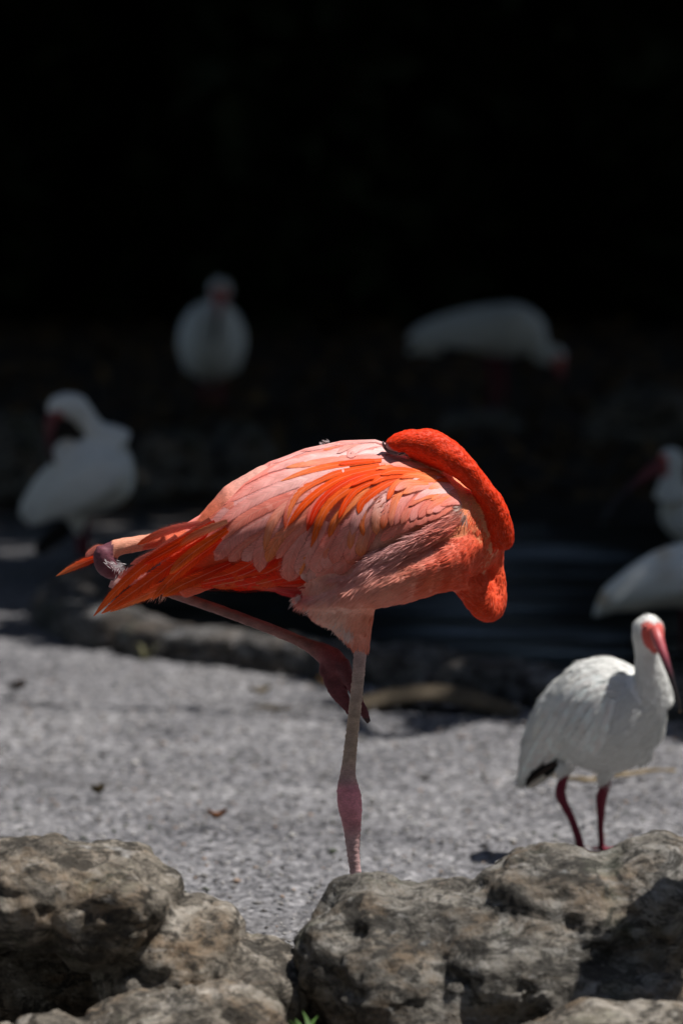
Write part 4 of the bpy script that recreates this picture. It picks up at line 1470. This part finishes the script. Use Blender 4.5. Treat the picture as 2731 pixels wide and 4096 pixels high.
# near ibis, walking, three-quarter view
cv = (.48893, 2000, 2350)
Y_A = float(ground_at(2325, 3432)[1])
nib, nbv, nk = ibis('white ibis with red face walking on the sunlit concrete beyond the grey boulder', cv, Y_A, [
    ('body', [(190, 1590, .10, 30), (265, 1440, .09, 110), (400, 1250, .07, 225), (580, 1130, .045, 365), (800, 1062, .01, 470), (1000, 1010, -.02, 445), (1150, 965, -.04, 335), (1255, 925, -.055, 200), (1325, 890, -.06, 75)], .82),
    ('neck', [(1235, 930, -.05, 190), (1235, 800, -.06, 160), (1222, 680, -.068, 128), (1205, 560, -.075, 108), (1195, 470, -.08, 106)], .95),
    ('head', [(1196, 470, -.08, 112), (1203, 380, -.085, 128), (1212, 310, -.09, 124), (1222, 245, -.095, 62)], 1.0),
    ('neck', [(1262, 470, -.10, 60), (1265, 390, -.105, 78), (1262, 320, -.105, 70)], .9),
    ('body', [(600, 1380, .02, 60), (560, 1440, .02, 70), (535, 1500, .02, 40)], 1), ('body', [(880, 1400, -.01, 100), (885, 1480, -.01, 85), (880, 1540, -.01, 48)], 1),
    ('body', [(1180, 1250, -.02, 90), (1195, 1350, -.01, 60), (1180, 1440, 0, 22)], .6)],
    [[(545, 1450, .02, 44), (528, 1520, 0, 43), (505, 1600, 0, 42), (488, 1680, 0, 49), (520, 1770, 0, 41), (585, 1900, 0, 35), (640, 2060, 0, 38), (668, 2200, 0, 39)],
     [(880, 1500, -.01, 44), (868, 1580, 0, 43), (845, 1660, 0, 49), (825, 1720, 0, 51), (822, 1800, 0, 42), (820, 1950, 0, 32), (824, 2100, 0, 30), (826, 2165, 0, 32)]],
    face=[(1148, 300), (1165, 272), (1210, 268), (1268, 296), (1335, 262), (1362, 300), (1362, 430), (1330, 530), (1250, 545), (1200, 500), (1160, 440), (1148, 380)], face_depth=-.085,
    bill=[(1262, 340, -.13, 46), (1285, 410, -.145, 50), (1312, 490, -.158, 42), (1345, 580, -.17, 34), (1385, 700, -.18, 25), (1430, 850, -.185, 18), (1458, 960, -.185, 14), (1468, 1020, -.18, 9)],
    eye=(1181, 331, -.123, 15), voxel=.0034, fluff=14000, flow=(-.62, .62))


def nY(px, py):
    px, py = np.broadcast_arrays(np.asarray(px, float), np.asarray(py, float))
    out = np.empty(px.shape)
    for i in np.ndindex(px.shape):
        d = at(px[i], py[i], 12.0) - CAMP
        L = np.linalg.norm(d)
        h = nbv.ray_cast(Vector(CAMP), Vector(d / L), 30)
        out[i] = h[0].y if h[0] is not None and h[0].y < Y_A + .16 else np.nan
    if np.isnan(out).any():
        g = np.nanmean(out) if not np.isnan(out).all() else Y_A + .06
        for r in range(out.shape[0]):
            row = out[r]
            m = np.isnan(row)
            row[m] = np.nanmax(row) if not m.all() else (np.nanmax(out[r - 1]) if r else g)
    return out


def n4(p):
    return [(2000 + a * .48893, 2350 + b * .48893) for a, b in p]


W1, W2, W3 = (.82, .82, .79), (.76, .76, .72), (.80, .78, .70)
for j, (pts, wd, lay, ca, cb) in enumerate([
        ([(500, 1420), (390, 1480), (300, 1545), (203, 1622)], 165, 12, (.02, .02, .02), (.012, .012, .012)),
        ([(560, 1350), (430, 1500), (320, 1580), (215, 1645)], 70, 0, W3, (.72, .66, .56)),
        ([(480, 1000), (330, 1250), (220, 1470), (150, 1640)], 120, 13, W1, W2), ([(560, 1000), (420, 1250), (320, 1380), (255, 1490)], 120, 14, W1, W1), ([(640, 1050), (500, 1260), (420, 1370), (360, 1460)], 120, 13, W2, W1),
        ([(720, 1080), (590, 1270), (500, 1380), (430, 1480)], 120, 5, W1, W2), ([(780, 1100), (680, 1280), (600, 1380), (530, 1450)], 120, 6, W1, W1), ([(830, 1120), (750, 1290), (690, 1370), (640, 1430)], 115, 7, W2, W1),
        ([(880, 1120), (820, 1260), (770, 1330), (730, 1380)], 110, 8, W1, W1), ([(520, 800), (400, 960), (320, 1100), (270, 1230)], 110, 5, W1, W3), ([(600, 800), (480, 980), (400, 1120), (340, 1250)], 110, 6, W1, W1),
        ([(680, 820), (560, 1000), (490, 1120), (440, 1230)], 110, 7, W2, W1), ([(760, 860), (650, 1020), (580, 1130), (540, 1220)], 110, 8, W1, W1), ([(830, 880), (740, 1030), (680, 1130), (640, 1210)], 105, 9, W1, W2),
        ([(880, 900), (820, 1040), (770, 1130), (740, 1200)], 100, 10, W2, W1), ([(920, 920), (880, 1050), (850, 1130), (830, 1180)], 95, 11, W1, W1),
        ([(860, 680), (680, 700), (540, 770), (440, 880)], 90, 8, W1, W3), ([(880, 740), (720, 760), (600, 830), (500, 940)], 90, 9, W1, W1), ([(900, 800), (770, 820), (670, 880), (580, 980)], 84, 10, W1, W2),
        ([(910, 850), (820, 870), (740, 920), (660, 1010)], 80, 11, W2, W1), ([(840, 620), (680, 645), (540, 720), (415, 840)], 70, 5, W1, W3)]):
    feather(nib, n4(pts), wd * .489, nY, .0042 + lay * .00022, ca, cb, mat_=M_WHITE, convex=.0004, lift=.0004, jit=.03, n=10, m=5, tree_=nbv, soft=.92)

# preening ibis at the left
cv = (.63776, 0, 1500)
Y_B = float(ground_at(325, 2335)[1])
ibis('white ibis preening its back with lowered bill before the dark bank rocks', cv, Y_B, [
    ('body', [(150, 900, .04, 40), (215, 830, .035, 95), (330, 760, .02, 165), (470, 690, 0, 215), (610, 620, -.01, 240), (720, 560, -.01, 215), (790, 520, -.01, 120)], .75),
    ('neck', [(745, 440, -.01, 120), (690, 395, -.015, 92), (620, 370, -.02, 78), (560, 300, -.025, 68), (505, 230, -.03, 78)], .9),
    ('head', [(510, 220, -.03, 82), (440, 190, -.035, 84), (370, 205, -.04, 78), (325, 240, -.045, 50)], .95),
    ('body', [(380, 560, -.02, 90), (430, 470, -.02, 80), (470, 430, -.02, 50)], .8),
    ('body', [(770, 520, -.10, 60), (700, 590, -.135, 105), (560, 680, -.13, 130), (400, 780, -.10, 110), (260, 880, -.05, 60), (170, 940, -.02, 20)], .28),
    ('body', [(480, 880, .0, 75), (490, 940, .0, 48), (495, 970, .0, 32)], 1), ('black', [(430, 950, .05, 60), (330, 1020, .055, 62), (235, 1110, .06, 44)], .5)],
    [[(488, 900, .0, 26), (492, 1000, 0, 23), (505, 1070, 0, 26), (500, 1150, 0, 19), (498, 1300, 0, 18)], [(540, 890, .02, 26), (545, 1000, 0, 23), (548, 1060, 0, 26), (540, 1150, 0, 19), (538, 1275, 0, 18)]],
    face=[(280, 230), (400, 235), (420, 290), (330, 330), (270, 300)], face_depth=-.02,
    bill=[(335, 255, -.09, 38), (318, 320, -.10, 34), (312, 400, -.10, 27), (318, 480, -.095, 20), (338, 555, -.085, 12)],
    bill_cols=[(0, .22, .04, .04), (.5, .1, .02, .03), (1, .03, .015, .015)], voxel=.006, cream=[(430, 370, 110, (.70, .55, .36))])

# far ibis facing the camera
cv = (DS, 0, 0)
Y_C = float(ground_at(860, 1655)[1])
ibis('white ibis facing forward with bill down its breast on the dark far bank', cv, Y_C, [
    ('body', [(487, 872, .02, 22), (486, 845, .01, 56), (486, 800, -.01, 77), (489, 755, -.03, 74), (495, 722, -.05, 55), (500, 700, -.06, 30)], 1.15),
    ('body', [(446, 735, -.05, 14), (430, 790, -.06, 20), (437, 850, -.04, 12)], 1.2), ('body', [(534, 735, -.05, 14), (543, 790, -.06, 20), (536, 850, -.04, 12)], 1.2),
    ('neck', [(498, 725, -.08, 28), (503, 700, -.09, 20), (506, 680, -.10, 20)], 1), ('head', [(506, 682, -.10, 22), (506, 662, -.10, 27), (506, 645, -.10, 20)], 1.1)],
    [[(470, 850, 0, 8), (470, 890, 0, 8), (472, 915, 0, 9), (472, 950, 0, 6)], [(508, 850, 0, 8), (508, 890, 0, 8), (506, 915, 0, 9), (506, 951, 0, 6)]],
    face=[(488, 662), (524, 662), (524, 695), (488, 695)], face_depth=-.09,
    bill=[(505, 672, -.135, 11), (503, 695, -.155, 9.5), (500, 725, -.17, 7), (496, 755, -.175, 5.5), (494, 785, -.17, 4)], voxel=.006)

# far ibis feeding, head down
Y_D = float(ground_at(1920, 1645)[1])
ibis('white ibis bent forward feeding with lowered head on the dark far bank', cv, Y_D, [
    ('body', [(938, 778, .03, 8), (965, 768, .03, 20), (1010, 760, .02, 34), (1070, 756, .01, 48), (1130, 758, 0, 60), (1185, 760, -.01, 62), (1222, 768, -.02, 45), (1240, 776, -.02, 25)], .85),
    ('body', [(1205, 745, -.075, 22), (1160, 758, -.085, 34), (1080, 770, -.07, 32), (1000, 776, -.04, 20), (950, 780, -.01, 8)], .3),
    ('body', [(935, 808, .03, 8), (960, 802, .03, 12), (1010, 800, .02, 18)], .7),
    ('neck', [(1215, 755, -.03, 34), (1232, 785, -.04, 26), (1236, 808, -.05, 21), (1248, 822, -.05, 20)], .9), ('head', [(1242, 818, -.05, 21), (1262, 816, -.055, 25), (1280, 822, -.055, 22), (1290, 832, -.055, 12)], .9)],
    [[(1120, 800, 0, 14), (1126, 840, 0, 9), (1130, 870, 0, 8), (1128, 945, 0, 6)], [(1150, 800, .03, 14), (1152, 845, 0, 9), (1156, 880, 0, 8), (1152, 940, 0, 6)]],
    face=[(1265, 822), (1300, 818), (1300, 850), (1265, 850)], face_depth=-.03,
    bill=[(1280, 832, -.075, 11), (1284, 855, -.08, 9), (1283, 885, -.08, 6.5), (1275, 915, -.075, 4)], voxel=.006)

# two ibises cut by the right edge
cv = (.40381, 2200, 1650)
Y_E = 15.4
ibis('white ibis with dark red face and long bill standing behind the hunched ibis', cv, Y_E, [
    ('body', [(1160, 900, -.02, 110), (1250, 950, 0, 240), (1450, 1020, .02, 330), (1700, 1080, .04, 340), (1950, 1150, .06, 240), (2100, 1240, .07, 80)], .8),
    ('neck', [(1200, 830, -.03, 190), (1200, 720, -.04, 140), (1212, 620, -.04, 118), (1215, 540, -.04, 118)], .9), ('head', [(1225, 540, -.04, 122), (1205, 470, -.045, 122), (1165, 450, -.05, 100), (1110, 490, -.05, 62)], .95)],
    [[(1400, 1250, 0, 45), (1410, 1400, 0, 40), (1400, 1550, 0, 30), (1400, 1700, 0, 28)], [(1600, 1250, .04, 45), (1610, 1400, 0, 40), (1600, 1550, 0, 30), (1600, 1680, 0, 28)]],
    face=[(1000, 460), (1130, 400), (1170, 470), (1160, 640), (1060, 640), (1000, 600)], face_depth=.0, foot_z=-.11,
    bill=[(1120, 510, -.05, 70), (1030, 560, -.06, 62), (920, 640, -.065, 46), (800, 735, -.07, 34), (680, 840, -.07, 26), (570, 990, -.065, 20), (500, 1120, -.06, 13)],
    bill_cols=[(0, .26, .05, .055), (.35, .20, .05, .06), (.55, .05, .03, .04), (1, .05, .05, .055)], voxel=.006)
Y_F = 13.5
ibis('hunched white ibis with cream stained tail standing in the pond shallows', cv, Y_F, [
    ('body', [(410, 2035, .05, 14), (500, 1950, .045, 80), (620, 1850, .035, 150), (800, 1770, .02, 215), (1000, 1690, .01, 270), (1250, 1620, 0, 320), (1500, 1600, -.01, 330), (1750, 1620, -.02, 270), (1950, 1680, -.03, 130)], .75),
    ('body', [(1700, 1560, -.13, 120), (1500, 1600, -.15, 170), (1200, 1680, -.14, 165), (900, 1790, -.10, 120), (650, 1900, -.04, 60)], .28),
    ('neck', [(1800, 1550, -.03, 160), (1880, 1400, -.04, 120), (1900, 1250, -.05, 105)], .9), ('head', [(1900, 1260, -.05, 110), (1920, 1170, -.05, 115), (1980, 1160, -.055, 90), (2030, 1200, -.06, 50)], .9)],
    [[(1300, 1880, 0, 45), (1310, 2050, 0, 42), (1300, 2200, 0, 30), (1300, 2520, 0, 28)], [(1500, 1880, .04, 45), (1510, 2050, 0, 42), (1500, 2200, 0, 30), (1500, 2500, 0, 28)]],
    foot_z=-.11, bill=[(2010, 1190, -.06, 60), (2120, 1300, -.06, 44), (2230, 1480, -.06, 28), (2280, 1650, -.055, 13)], voxel=.006,
    cream=[(510, 1850, 110, (.62, .45, .28)), (1120, 1400, 120, (.66, .55, .42)), (1130, 1580, 160, (.62, .58, .52))])


# ------------------------------------------------------------------ small things on the ground
def twig(name, pts, r, mat_, label, cat, z=.006, arch=0.0, flat=1.0):
    R = np.array([np.append(ground_at(a, b)[:2], z) for a, b in pts])
    R = catmull(R, 24)
    t = np.linspace(0, 1, 24)
    R[:, 2] += arch * np.sin(t * math.pi) + .0015 * np.sin(t * 23)
    sh = Shells()
    rr = r * (1 - .55 * np.abs(2 * t - 1) ** 2) * (1 + .12 * np.sin(t * 40))
    sh.loft(R, rr * flat, rr, n=9)
    V = np.vstack(sh.V)
    b = np.array([R[12, 0], R[12, 1], 0])
    return tag(link(name, new_mesh(name, V - b, sh.F), mat_, None, b), label, cat)


twig('twig', [(2165, 3105), (2250, 3122), (2330, 3132), (2440, 3118), (2560, 3100), (2700, 3092)], .0055, M_TWIG, 'thin yellowish twig lying on the ground behind the walking ibis legs', 'twig')
twig('twig', [(1010, 2838), (1090, 2842), (1170, 2845)], .006, M_TWIG, 'short brown twig lying in the shade line on the ground', 'twig')
# curled dry palm sheath
b0 = ground_at(1755, 2838)
R = catmull([np.append(ground_at(a, b)[:2], z) for a, b, z in ((1420, 2822, .012), (1560, 2822, .034), (1720, 2828, .047), (1900, 2838, .036), (2075, 2848, .006))], 26)
vv, ff = [], []
for i, p in enumerate(R):
    t = i / 25
    wd = .055 * (math.sin(math.pi * min(1, .12 + t * .95)) ** .6 + .1)
    for j in range(9):
        u_ = j / 8 * 2 - 1
        vv.append(p + np.array([0, u_ * wd, -.030 * u_ * u_ * (1 if u_ < 0 else .8)]))
for i in range(25):
    for j in range(8):
        a = i * 9 + j
        ff.append([a, a + 1, a + 10, a + 9])
pal = link('palm_sheath', new_mesh('palm_sheath', np.array(vv) - (b0[0], b0[1], 0), ff), M_DRY, None, (b0[0], b0[1], 0))
sm_ = pal.modifiers.new('thick', 'SOLIDIFY')
sm_.thickness = .006
tag(pal, 'curled dry brown palm sheath lying along the pond edge', 'palm sheath')


def leaf(px, py, l, wd, rot, c, label, z=.008, mat_=None):
    g = ground_at(px, py)
    vv, ff, n = [], [], 9
    for i in range(n):
        t = i / (n - 1)
        ww = wd * math.sin(math.pi * (t * .96 + .02)) ** .8
        for u_ in (-1, -.5, 0, .5, 1):
            x, y = (t - .5) * l, u_ * ww * .5
            vv.append((x * math.cos(rot) - y * math.sin(rot), x * math.sin(rot) + y * math.cos(rot), z + .010 * u_ * u_ + .012 * (2 * t - 1) ** 2))
    for i in range(n - 1):
        for j in range(4):
            a = i * 5 + j
            ff.append([a, a + 1, a + 6, a + 5])
    me = new_mesh('fallen_leaf', np.array(vv), ff, np.tile(c, (len(vv), 1)))
    return tag(link('fallen_leaf', me, M_LITTER, None, tuple(g)), label, 'leaf', 'fallen leaves on the concrete')


leaf(868, 3290, .036, .030, .1, (.20, .085, .04), 'small rust orange fallen leaf on the bare concrete left of the flamingo leg')
leaf(392, 3190, .030, .034, .8, (.10, .075, .04), 'curled dark brown leaf on the concrete beyond the tan boulder')
leaf(1300, 2752, .03, .03, .4, (.38, .20, .05), 'small ochre leaf near the foot of the pond edge')
leaf(70, 2772, .045, .05, 1.2, (.045, .035, .03), 'dark shrivelled leaf on the thin shadow line')
leaf(1040, 2790, .05, .04, .3, (.16, .12, .06), 'tan crumpled leaf on the concrete before the pond edge')

# grit, shell chips and dark pebbles too small to count
n = 5200
gp = np.stack([rng.uniform(-.75, .75, n), 8.7 + 4.6 * rng.random(n) ** 1.3], 1)
r_ = rng.uniform(.0018, .0048, n) * np.where(rng.random(n) < .05, 1.7, 1)
oct_ = np.array([(1, 0, 0), (-1, 0, 0), (0, 1, 0), (0, -1, 0), (0, 0, 1), (0, 0, -1)], float)
fo = np.array([(0, 2, 4), (2, 1, 4), (1, 3, 4), (3, 0, 4), (2, 0, 5), (1, 2, 5), (3, 1, 5), (0, 3, 5)])
sv = oct_[None] * (r_[:, None] * rng.uniform(.6, 1.5, (n, 3)))[:, None] * np.array([1.2, 1.2, .6])
sv = sv + rng.normal(0, .12, sv.shape) * r_[:, None, None]
sv = sv + np.concatenate([gp, (r_ * .25)[:, None]], 1)[:, None]
pal_ = np.array([(.36, .345, .335), (.46, .44, .42), (.10, .092, .085), (.06, .056, .052), (.30, .22, .17), (.22, .21, .2), (.08, .09, .065)])
pc = pal_[rng.choice(7, n, p=[.26, .16, .10, .05, .09, .28, .06])]
gr = link('grit', new_mesh('grit', sv.reshape(-1, 3), (fo[None] + np.arange(n)[:, None, None] * 6).reshape(-1, 3), np.repeat(pc, 6, 0), smooth=False), M_LITTER)
tag(gr, 'scattered grit and shell chips on the concrete', 'grit', kind='stuff')


def blades(px, py, n, h, c, label, lean=.4, z=None, Y=None):
    g = ground_at(px, py) if Y is None else at(px, py, Y)
    vv, ff = [], []
    for i in range(n):
        a = random.uniform(0, 6.28)
        L = h * random.uniform(.6, 1.1)
        bx, by = random.gauss(0, .012), random.gauss(0, .012)
        dx, dy = math.cos(a) * lean, math.sin(a) * lean
        k0 = len(vv)
        for j in range(5):
            t = j / 4
            ww = .0045 * (1 - t ** 2) + .0004
            x, y, zz = bx + dx * L * t * t, by + dy * L * t * t, L * t * (1 - .25 * t * lean)
            vv += [(x - ww * math.sin(a), y + ww * math.cos(a), zz), (x + ww * math.sin(a), y - ww * math.cos(a), zz)]
        for j in range(4):
            q0 = k0 + 2 * j
            ff.append([q0, q0 + 1, q0 + 3, q0 + 2])
    me = new_mesh('grass_tuft', np.array(vv), ff, np.tile(c, (len(vv), 1)))
    return tag(link('grass_tuft', me, M_LEAF, None, tuple(g)), label, 'grass tuft')


blades(1215, 4150, 7, .042, (.06, .12, .025), 'small bright green grass tuft between the two foreground boulders', .9, Y=YR - .34)
blades(590, 2635, 8, .05, (.20, .19, .10), 'pale dry grass tuft growing at the foot of the pond edge', .5)

# leaf litter on the shaded bank
n = 5000
lp = np.stack([rng.uniform(-2.4, 2.6, n), rng.uniform(17.2, 26, n), rng.uniform(.02, .05, n)], 1)
a = rng.uniform(0, 6.28, n)
ls = rng.uniform(.02, .05, n)
e1 = np.stack([np.cos(a), np.sin(a), rng.normal(0, .35, n)], 1) * ls[:, None]
e2 = np.stack([-np.sin(a), np.cos(a), rng.normal(0, .35, n)], 1) * ls[:, None] * .5
vv = np.stack([lp - e1, lp + e2, lp + e1, lp - e2], 1).reshape(-1, 3)
lc = np.array([(.10, .06, .03), (.16, .10, .045), (.06, .045, .03), (.20, .12, .05)])[rng.integers(0, 4, n)]
lt = link('leaf_litter', new_mesh('leaf_litter', vv, np.arange(n * 4).reshape(-1, 4), np.repeat(lc, 4, 0)), M_LITTER)
tag(lt, 'brown leaf litter strewn over the dark far bank', 'leaf litter', kind='stuff')


# ------------------------------------------------------------------ trees and shrubs shading the far bank
def shade_line(x):
    return np.interp(x, [-3, -.8, -.10, .03, .40, .75, 3], [14.2, 13.7, 13.35, 12.36, 12.26, 11.98, 11.5])


def sky_gap(P):
    """an opening between the crowns, whose sky the pond mirrors"""
    rel = P - np.array([.3, 14.3, 0])
    el_ = np.degrees(np.arctan2(rel[:, 2], np.hypot(rel[:, 0], rel[:, 1])))
    az_ = np.degrees(np.arctan2(rel[:, 0], rel[:, 1])) + .5 * vnoise(rel * .8, 31)
    return (el_ > 9 + .8 * vnoise(rel * 1.1, 33)) & (el_ < 56) & (az_ > -.2) & (az_ < 3.2) & (rel[:, 1] > 0)


def leaves(P, size, base):
    n = len(P)
    nn = rng.normal(0, .45, (n, 3)) + np.array([0, 0, 1.0])
    nn /= np.linalg.norm(nn, axis=1)[:, None]
    d = rng.normal(0, 1, (n, 3))
    d -= (d * nn).sum(1)[:, None] * nn
    d /= np.linalg.norm(d, axis=1)[:, None]
    s_ = np.cross(nn, d)
    L = size * rng.uniform(.7, 1.3, (n, 1))
    V = np.stack([P - d * L * .5, P + s_ * L * .27 - nn * L * .04, P + d * L * .5 - nn * L * .1, P - s_ * L * .27 - nn * L * .04], 1).reshape(-1, 3)
    c = np.asarray(base) * rng.uniform(.6, 1.35, (n, 1))
    return V, np.arange(n * 4).reshape(-1, 4), np.repeat(c, 4, 0)


def limb(sh, a, b, r0, r1, n=8):
    a, b = np.array(a, float), np.array(b, float)
    t = np.linspace(0, 1, 9)[:, None]
    C = a * (1 - t) + b * t + (np.sin(t * math.pi) * np.array([[.12, .1, .15]])) + rng.normal(0, .02, (9, 3))
    r = np.linspace(r0, r1, 9)
    sh.loft(C, r, r, n=n, axis=(0, 1, 0) if abs((b - a)[1]) < np.linalg.norm(b - a) * .9 else (1, 0, 0))


def tree(x, y, h, spread, nleaf, label, group, size=.24, base=(.045, .075, .03), low=.45, crown_at=None):
    root = empty('tree', (x, y, 0), label, 'tree', group)
    sh = Shells()
    cx, cy = crown_at or (x, y)
    limb(sh, (x, y, -.1), (x + (cx - x) * .3, y + (cy - y) * .3, h * .55), .19, .13, 12)
    cl = []
    for i in range(9):
        a = i * 2.4 + random.random()
        rr = spread * (.25 + .62 * random.random())
        tip = (cx + math.cos(a) * rr, cy + math.sin(a) * rr, h * random.uniform(low + .12, .95))
        limb(sh, (x + (cx - x) * .25, y + (cy - y) * .25, h * random.uniform(.38, .52)), tip, .075, .02)
        cl.append(tip)
    link('trunk', new_mesh('trunk', np.vstack(sh.V) - (x, y, 0), sh.F), M_BARK, root)
    k = rng.integers(0, len(cl), nleaf)
    P = np.array(cl)[k] + rng.normal(0, 1, (nleaf, 3)) * np.array([spread * .3, spread * .3, h * .10])
    U = rng.uniform(-1, 1, (nleaf, 3)) * np.array([spread, spread, h * .16]) + np.array([cx, cy, h * .74])
    P = np.where((rng.random(nleaf) < .5)[:, None], U, P)
    P = P[P[:, 2] > h * low * .8]
    G = P - TO_SUN * (P[:, 2] / TO_SUN[2])[:, None]
    edge_ = shade_line(G[:, 0]) + .10 * vnoise(G * 7, 3) + .12 * rng.random(len(G)) + np.clip(-.3 - G[:, 0], 0, .5) * 1.6 * vnoise(G * 2.6, 5)
    P = P[(G[:, 1] > edge_) | (G[:, 1] < 6.6) | (G[:, 0] < -1.7) | (G[:, 0] > 1.9)]
    P = P[~sky_gap(P)]
    G = P - TO_SUN * (P[:, 2] / TO_SUN[2])[:, None]
    thin = (G[:, 0] < -.3) & (G[:, 0] > -1.8) & (G[:, 1] > 13) & (G[:, 1] < 18) & (rng.random(len(G)) < .72) & ~((np.abs(G[:, 0] + .85) < .42) & (np.abs(G[:, 1] - 15.2) < .55))
    P = P[~thin]
    v, f, c = leaves(P, size, base)
    link('crown', new_mesh('crown', v - (x, y, 0), f, c), M_LEAF, root)
    return root


def shrub(x, y, h, rx, ry, nleaf, label, group):
    root = empty('shrub', (x, y, 0), label, 'shrub', group)
    sh = Shells()
    for i in range(6):
        a = i * 1.05
        limb(sh, (x + .1 * math.cos(a), y + .1 * math.sin(a), -.05), (x + rx * .6 * math.cos(a), y + ry * .6 * math.sin(a), h * random.uniform(.6, .9)), .04, .01, 6)
    link('stem', new_mesh('stem', np.vstack(sh.V) - (x, y, 0), sh.F), M_BARK, root)
    q = rng.normal(0, 1, (nleaf, 3))
    q /= np.linalg.norm(q, axis=1)[:, None]
    rad = rng.random((nleaf, 1)) ** .45 * (1 + .22 * vnoise(q * 2.3 + x * 3, 12))[:, None]
    P = np.array([x, y, h * .5]) + q * rad * np.array([rx, ry, h * .56])
    P = P[(P[:, 2] > .03) & ~sky_gap(P)]
    v, f, c = leaves(P, .30, (.040, .055, .026))
    link('foliage', new_mesh('foliage', v - (x, y, 0), f, c), M_LEAF, root)


gt = 'shade trees behind the pond'
for i, (x, y, cx, cy) in enumerate([(-3.1, 17.0, -1.6, 17.0), (3.4, 16.0, 3.4, 15.2), (-3.4, 22.5, -2.2, 22.0), (3.6, 21.5, 2.2, 20.5), (6.0, 18.0, 5.2, 17.0), (-3.0, 28.0, -1.2, 26.0), (3.2, 28.5, 1.8, 26.0), (.4, 31.0, .5, 23.0), (2.4, 18.6, 1.6, 17.6)]):
    tr_ = tree(x, y, 6.4 + (i % 3) * .7, 3.3, 10000, 'broad leafy shade tree standing on the dark far bank', gt, crown_at=(cx, cy))
    if i == 1:
        # a long bare branch that throws the thin shadow across the concrete
        sh = Shells()
        C = [np.array((3.3, 16.0, 3.0))]
        for px_, py_, z_ in ((1900, 2872, 2.9), (1350, 2856, 2.85), (900, 2832, 2.8), (500, 2812, 2.75), (150, 2797, 2.7), (-200, 2778, 2.65)):
            g_ = ground_at(px_, py_)
            C.append(g_ + TO_SUN * (z_ / TO_SUN[2]))
        C = catmull(C, 60)
        C[:, 1] += .02 * np.sin(np.arange(60) * .8)
        sh.loft(C, np.linspace(.034, .011, 60), np.linspace(.034, .011, 60), n=8)
        link('branch', new_mesh('branch', np.vstack(sh.V) - (x, y, 0), sh.F), M_BARK, tr_)
tree(-3.8, 19.5, 11.5, 3.6, 14000, 'very tall unseen tree added to keep sun off the dark far bank', gt, size=.3, low=.6, crown_at=(1.2, 20))  # unseen high crown, added to stop sun leaking onto the bank
for cx_, cy_ in ((2.6, 25), (5.6, 25.2)):  # two more unseen tall trees, added to plug sun patches at the back
    tree(cx_ + 1.2, cy_ + 2.2, 11.5, 3.6, 13000, 'very tall unseen tree added to keep sun off the back of the bank', gt, size=.3, low=.6, crown_at=(cx_, cy_))
for x, y in ((-5, 35), (0, 36), (5, 35), (-2.5, 39), (2.5, 40), (8, 38), (-8, 38)):
    tree(x, y, 7, 3.2, 7000, 'broad leafy tree in the wood behind the tall shrubs', 'trees in the wood behind the shrubs', size=.42, low=.05)
gs = 'shrubs along the back of the bank'
for i in range(9):
    shrub(-4.2 + i * 1.05, 26.4 + (i % 2) * .7, 3.6 + (i % 3) * .5, 1.15, 1.0, 7000, 'dense dark evergreen shrub at the back of the far bank', gs)
for i in range(9):
    shrub(-6.4 + i * 1.6, 29.4 + (i % 2) * .9, 6.0, 1.5, 1.2, 6500, 'tall dark evergreen shrub behind the shrub row', 'tall shrubs behind the shrub row')
gc = 'trees around the clearing'
for i, (x, y) in enumerate([(-8, 3), (-9, 10), (8.5, 3), (11, 10), (-5.5, -6), (-2, -8), (2, -8), (5.5, -6), (-8, -2), (9, -2), (-7.5, 16), (10, 17), (-11, 6), (12, 6)]):
    tree(x, y, 10.5, 3.4, 8000, 'broad leafy tree standing at the edge of the clearing', gc, size=.42, low=.1)

plant = empty('added_shade_plant', (1.45, 8.6, 0), 'unseen broad-leaved plant added beside the long grey boulder to shade it', 'plant')  # unseen plant, added so that a leaf throws shade on the boulder
tgt = at(2600, 3640, 8.05)
for k, (dz, off, r) in enumerate([(.95, (.015, 0, 0), .088), (1.0, (.30, .16, 0), .12), (.8, (.46, -.06, 0), .12), (.9, (.42, .3, 0), .12)]):
    c = tgt + TO_SUN * (dz - tgt[2]) / TO_SUN[2] + np.array(off)
    vv, ff = [], []
    nr, na = 6, 20
    vv.append(c)
    for i in range(1, nr + 1):
        for j in range(na):
            a = j / na * 2 * math.pi
            rr = r * i / nr * (1 + .12 * math.cos(a) - .25 * max(0, -math.cos(a)) ** 8 + .03 * math.sin(5 * a))
            x, y = rr * math.cos(a) * 1.0, rr * math.sin(a) * 1.15
            vv.append(c + np.array([x, y, .05 * math.cos(2 * a) * (i / nr) ** 2 - .10 * x]))
    for j in range(na):
        ff.append([0, 1 + j, 1 + (j + 1) % na])
    for i in range(nr - 1):
        for j in range(na):
            p, q = 1 + i * na + j, 1 + i * na + (j + 1) % na
            ff.append([p, p + na, q + na, q])
    base = np.array([1.45, 8.6, 0])
    lf = link('leaf', new_mesh('leaf', np.array(vv) - base, ff, np.tile((.06, .12, .035), (len(vv), 1))), M_LEAF, plant)
    sh = Shells()
    C = catmull([base + (0, 0, -.02), base * .5 + c * .5 + np.array([.12, 0, .12]), c], 14)
    sh.loft(C, np.linspace(.012, .006, 14), np.linspace(.012, .006, 14), n=8)
    link('stalk', new_mesh('stalk', np.vstack(sh.V) - base, sh.F, np.tile((.07, .12, .04), (len(np.vstack(sh.V)), 1))), M_LEAF, lf)
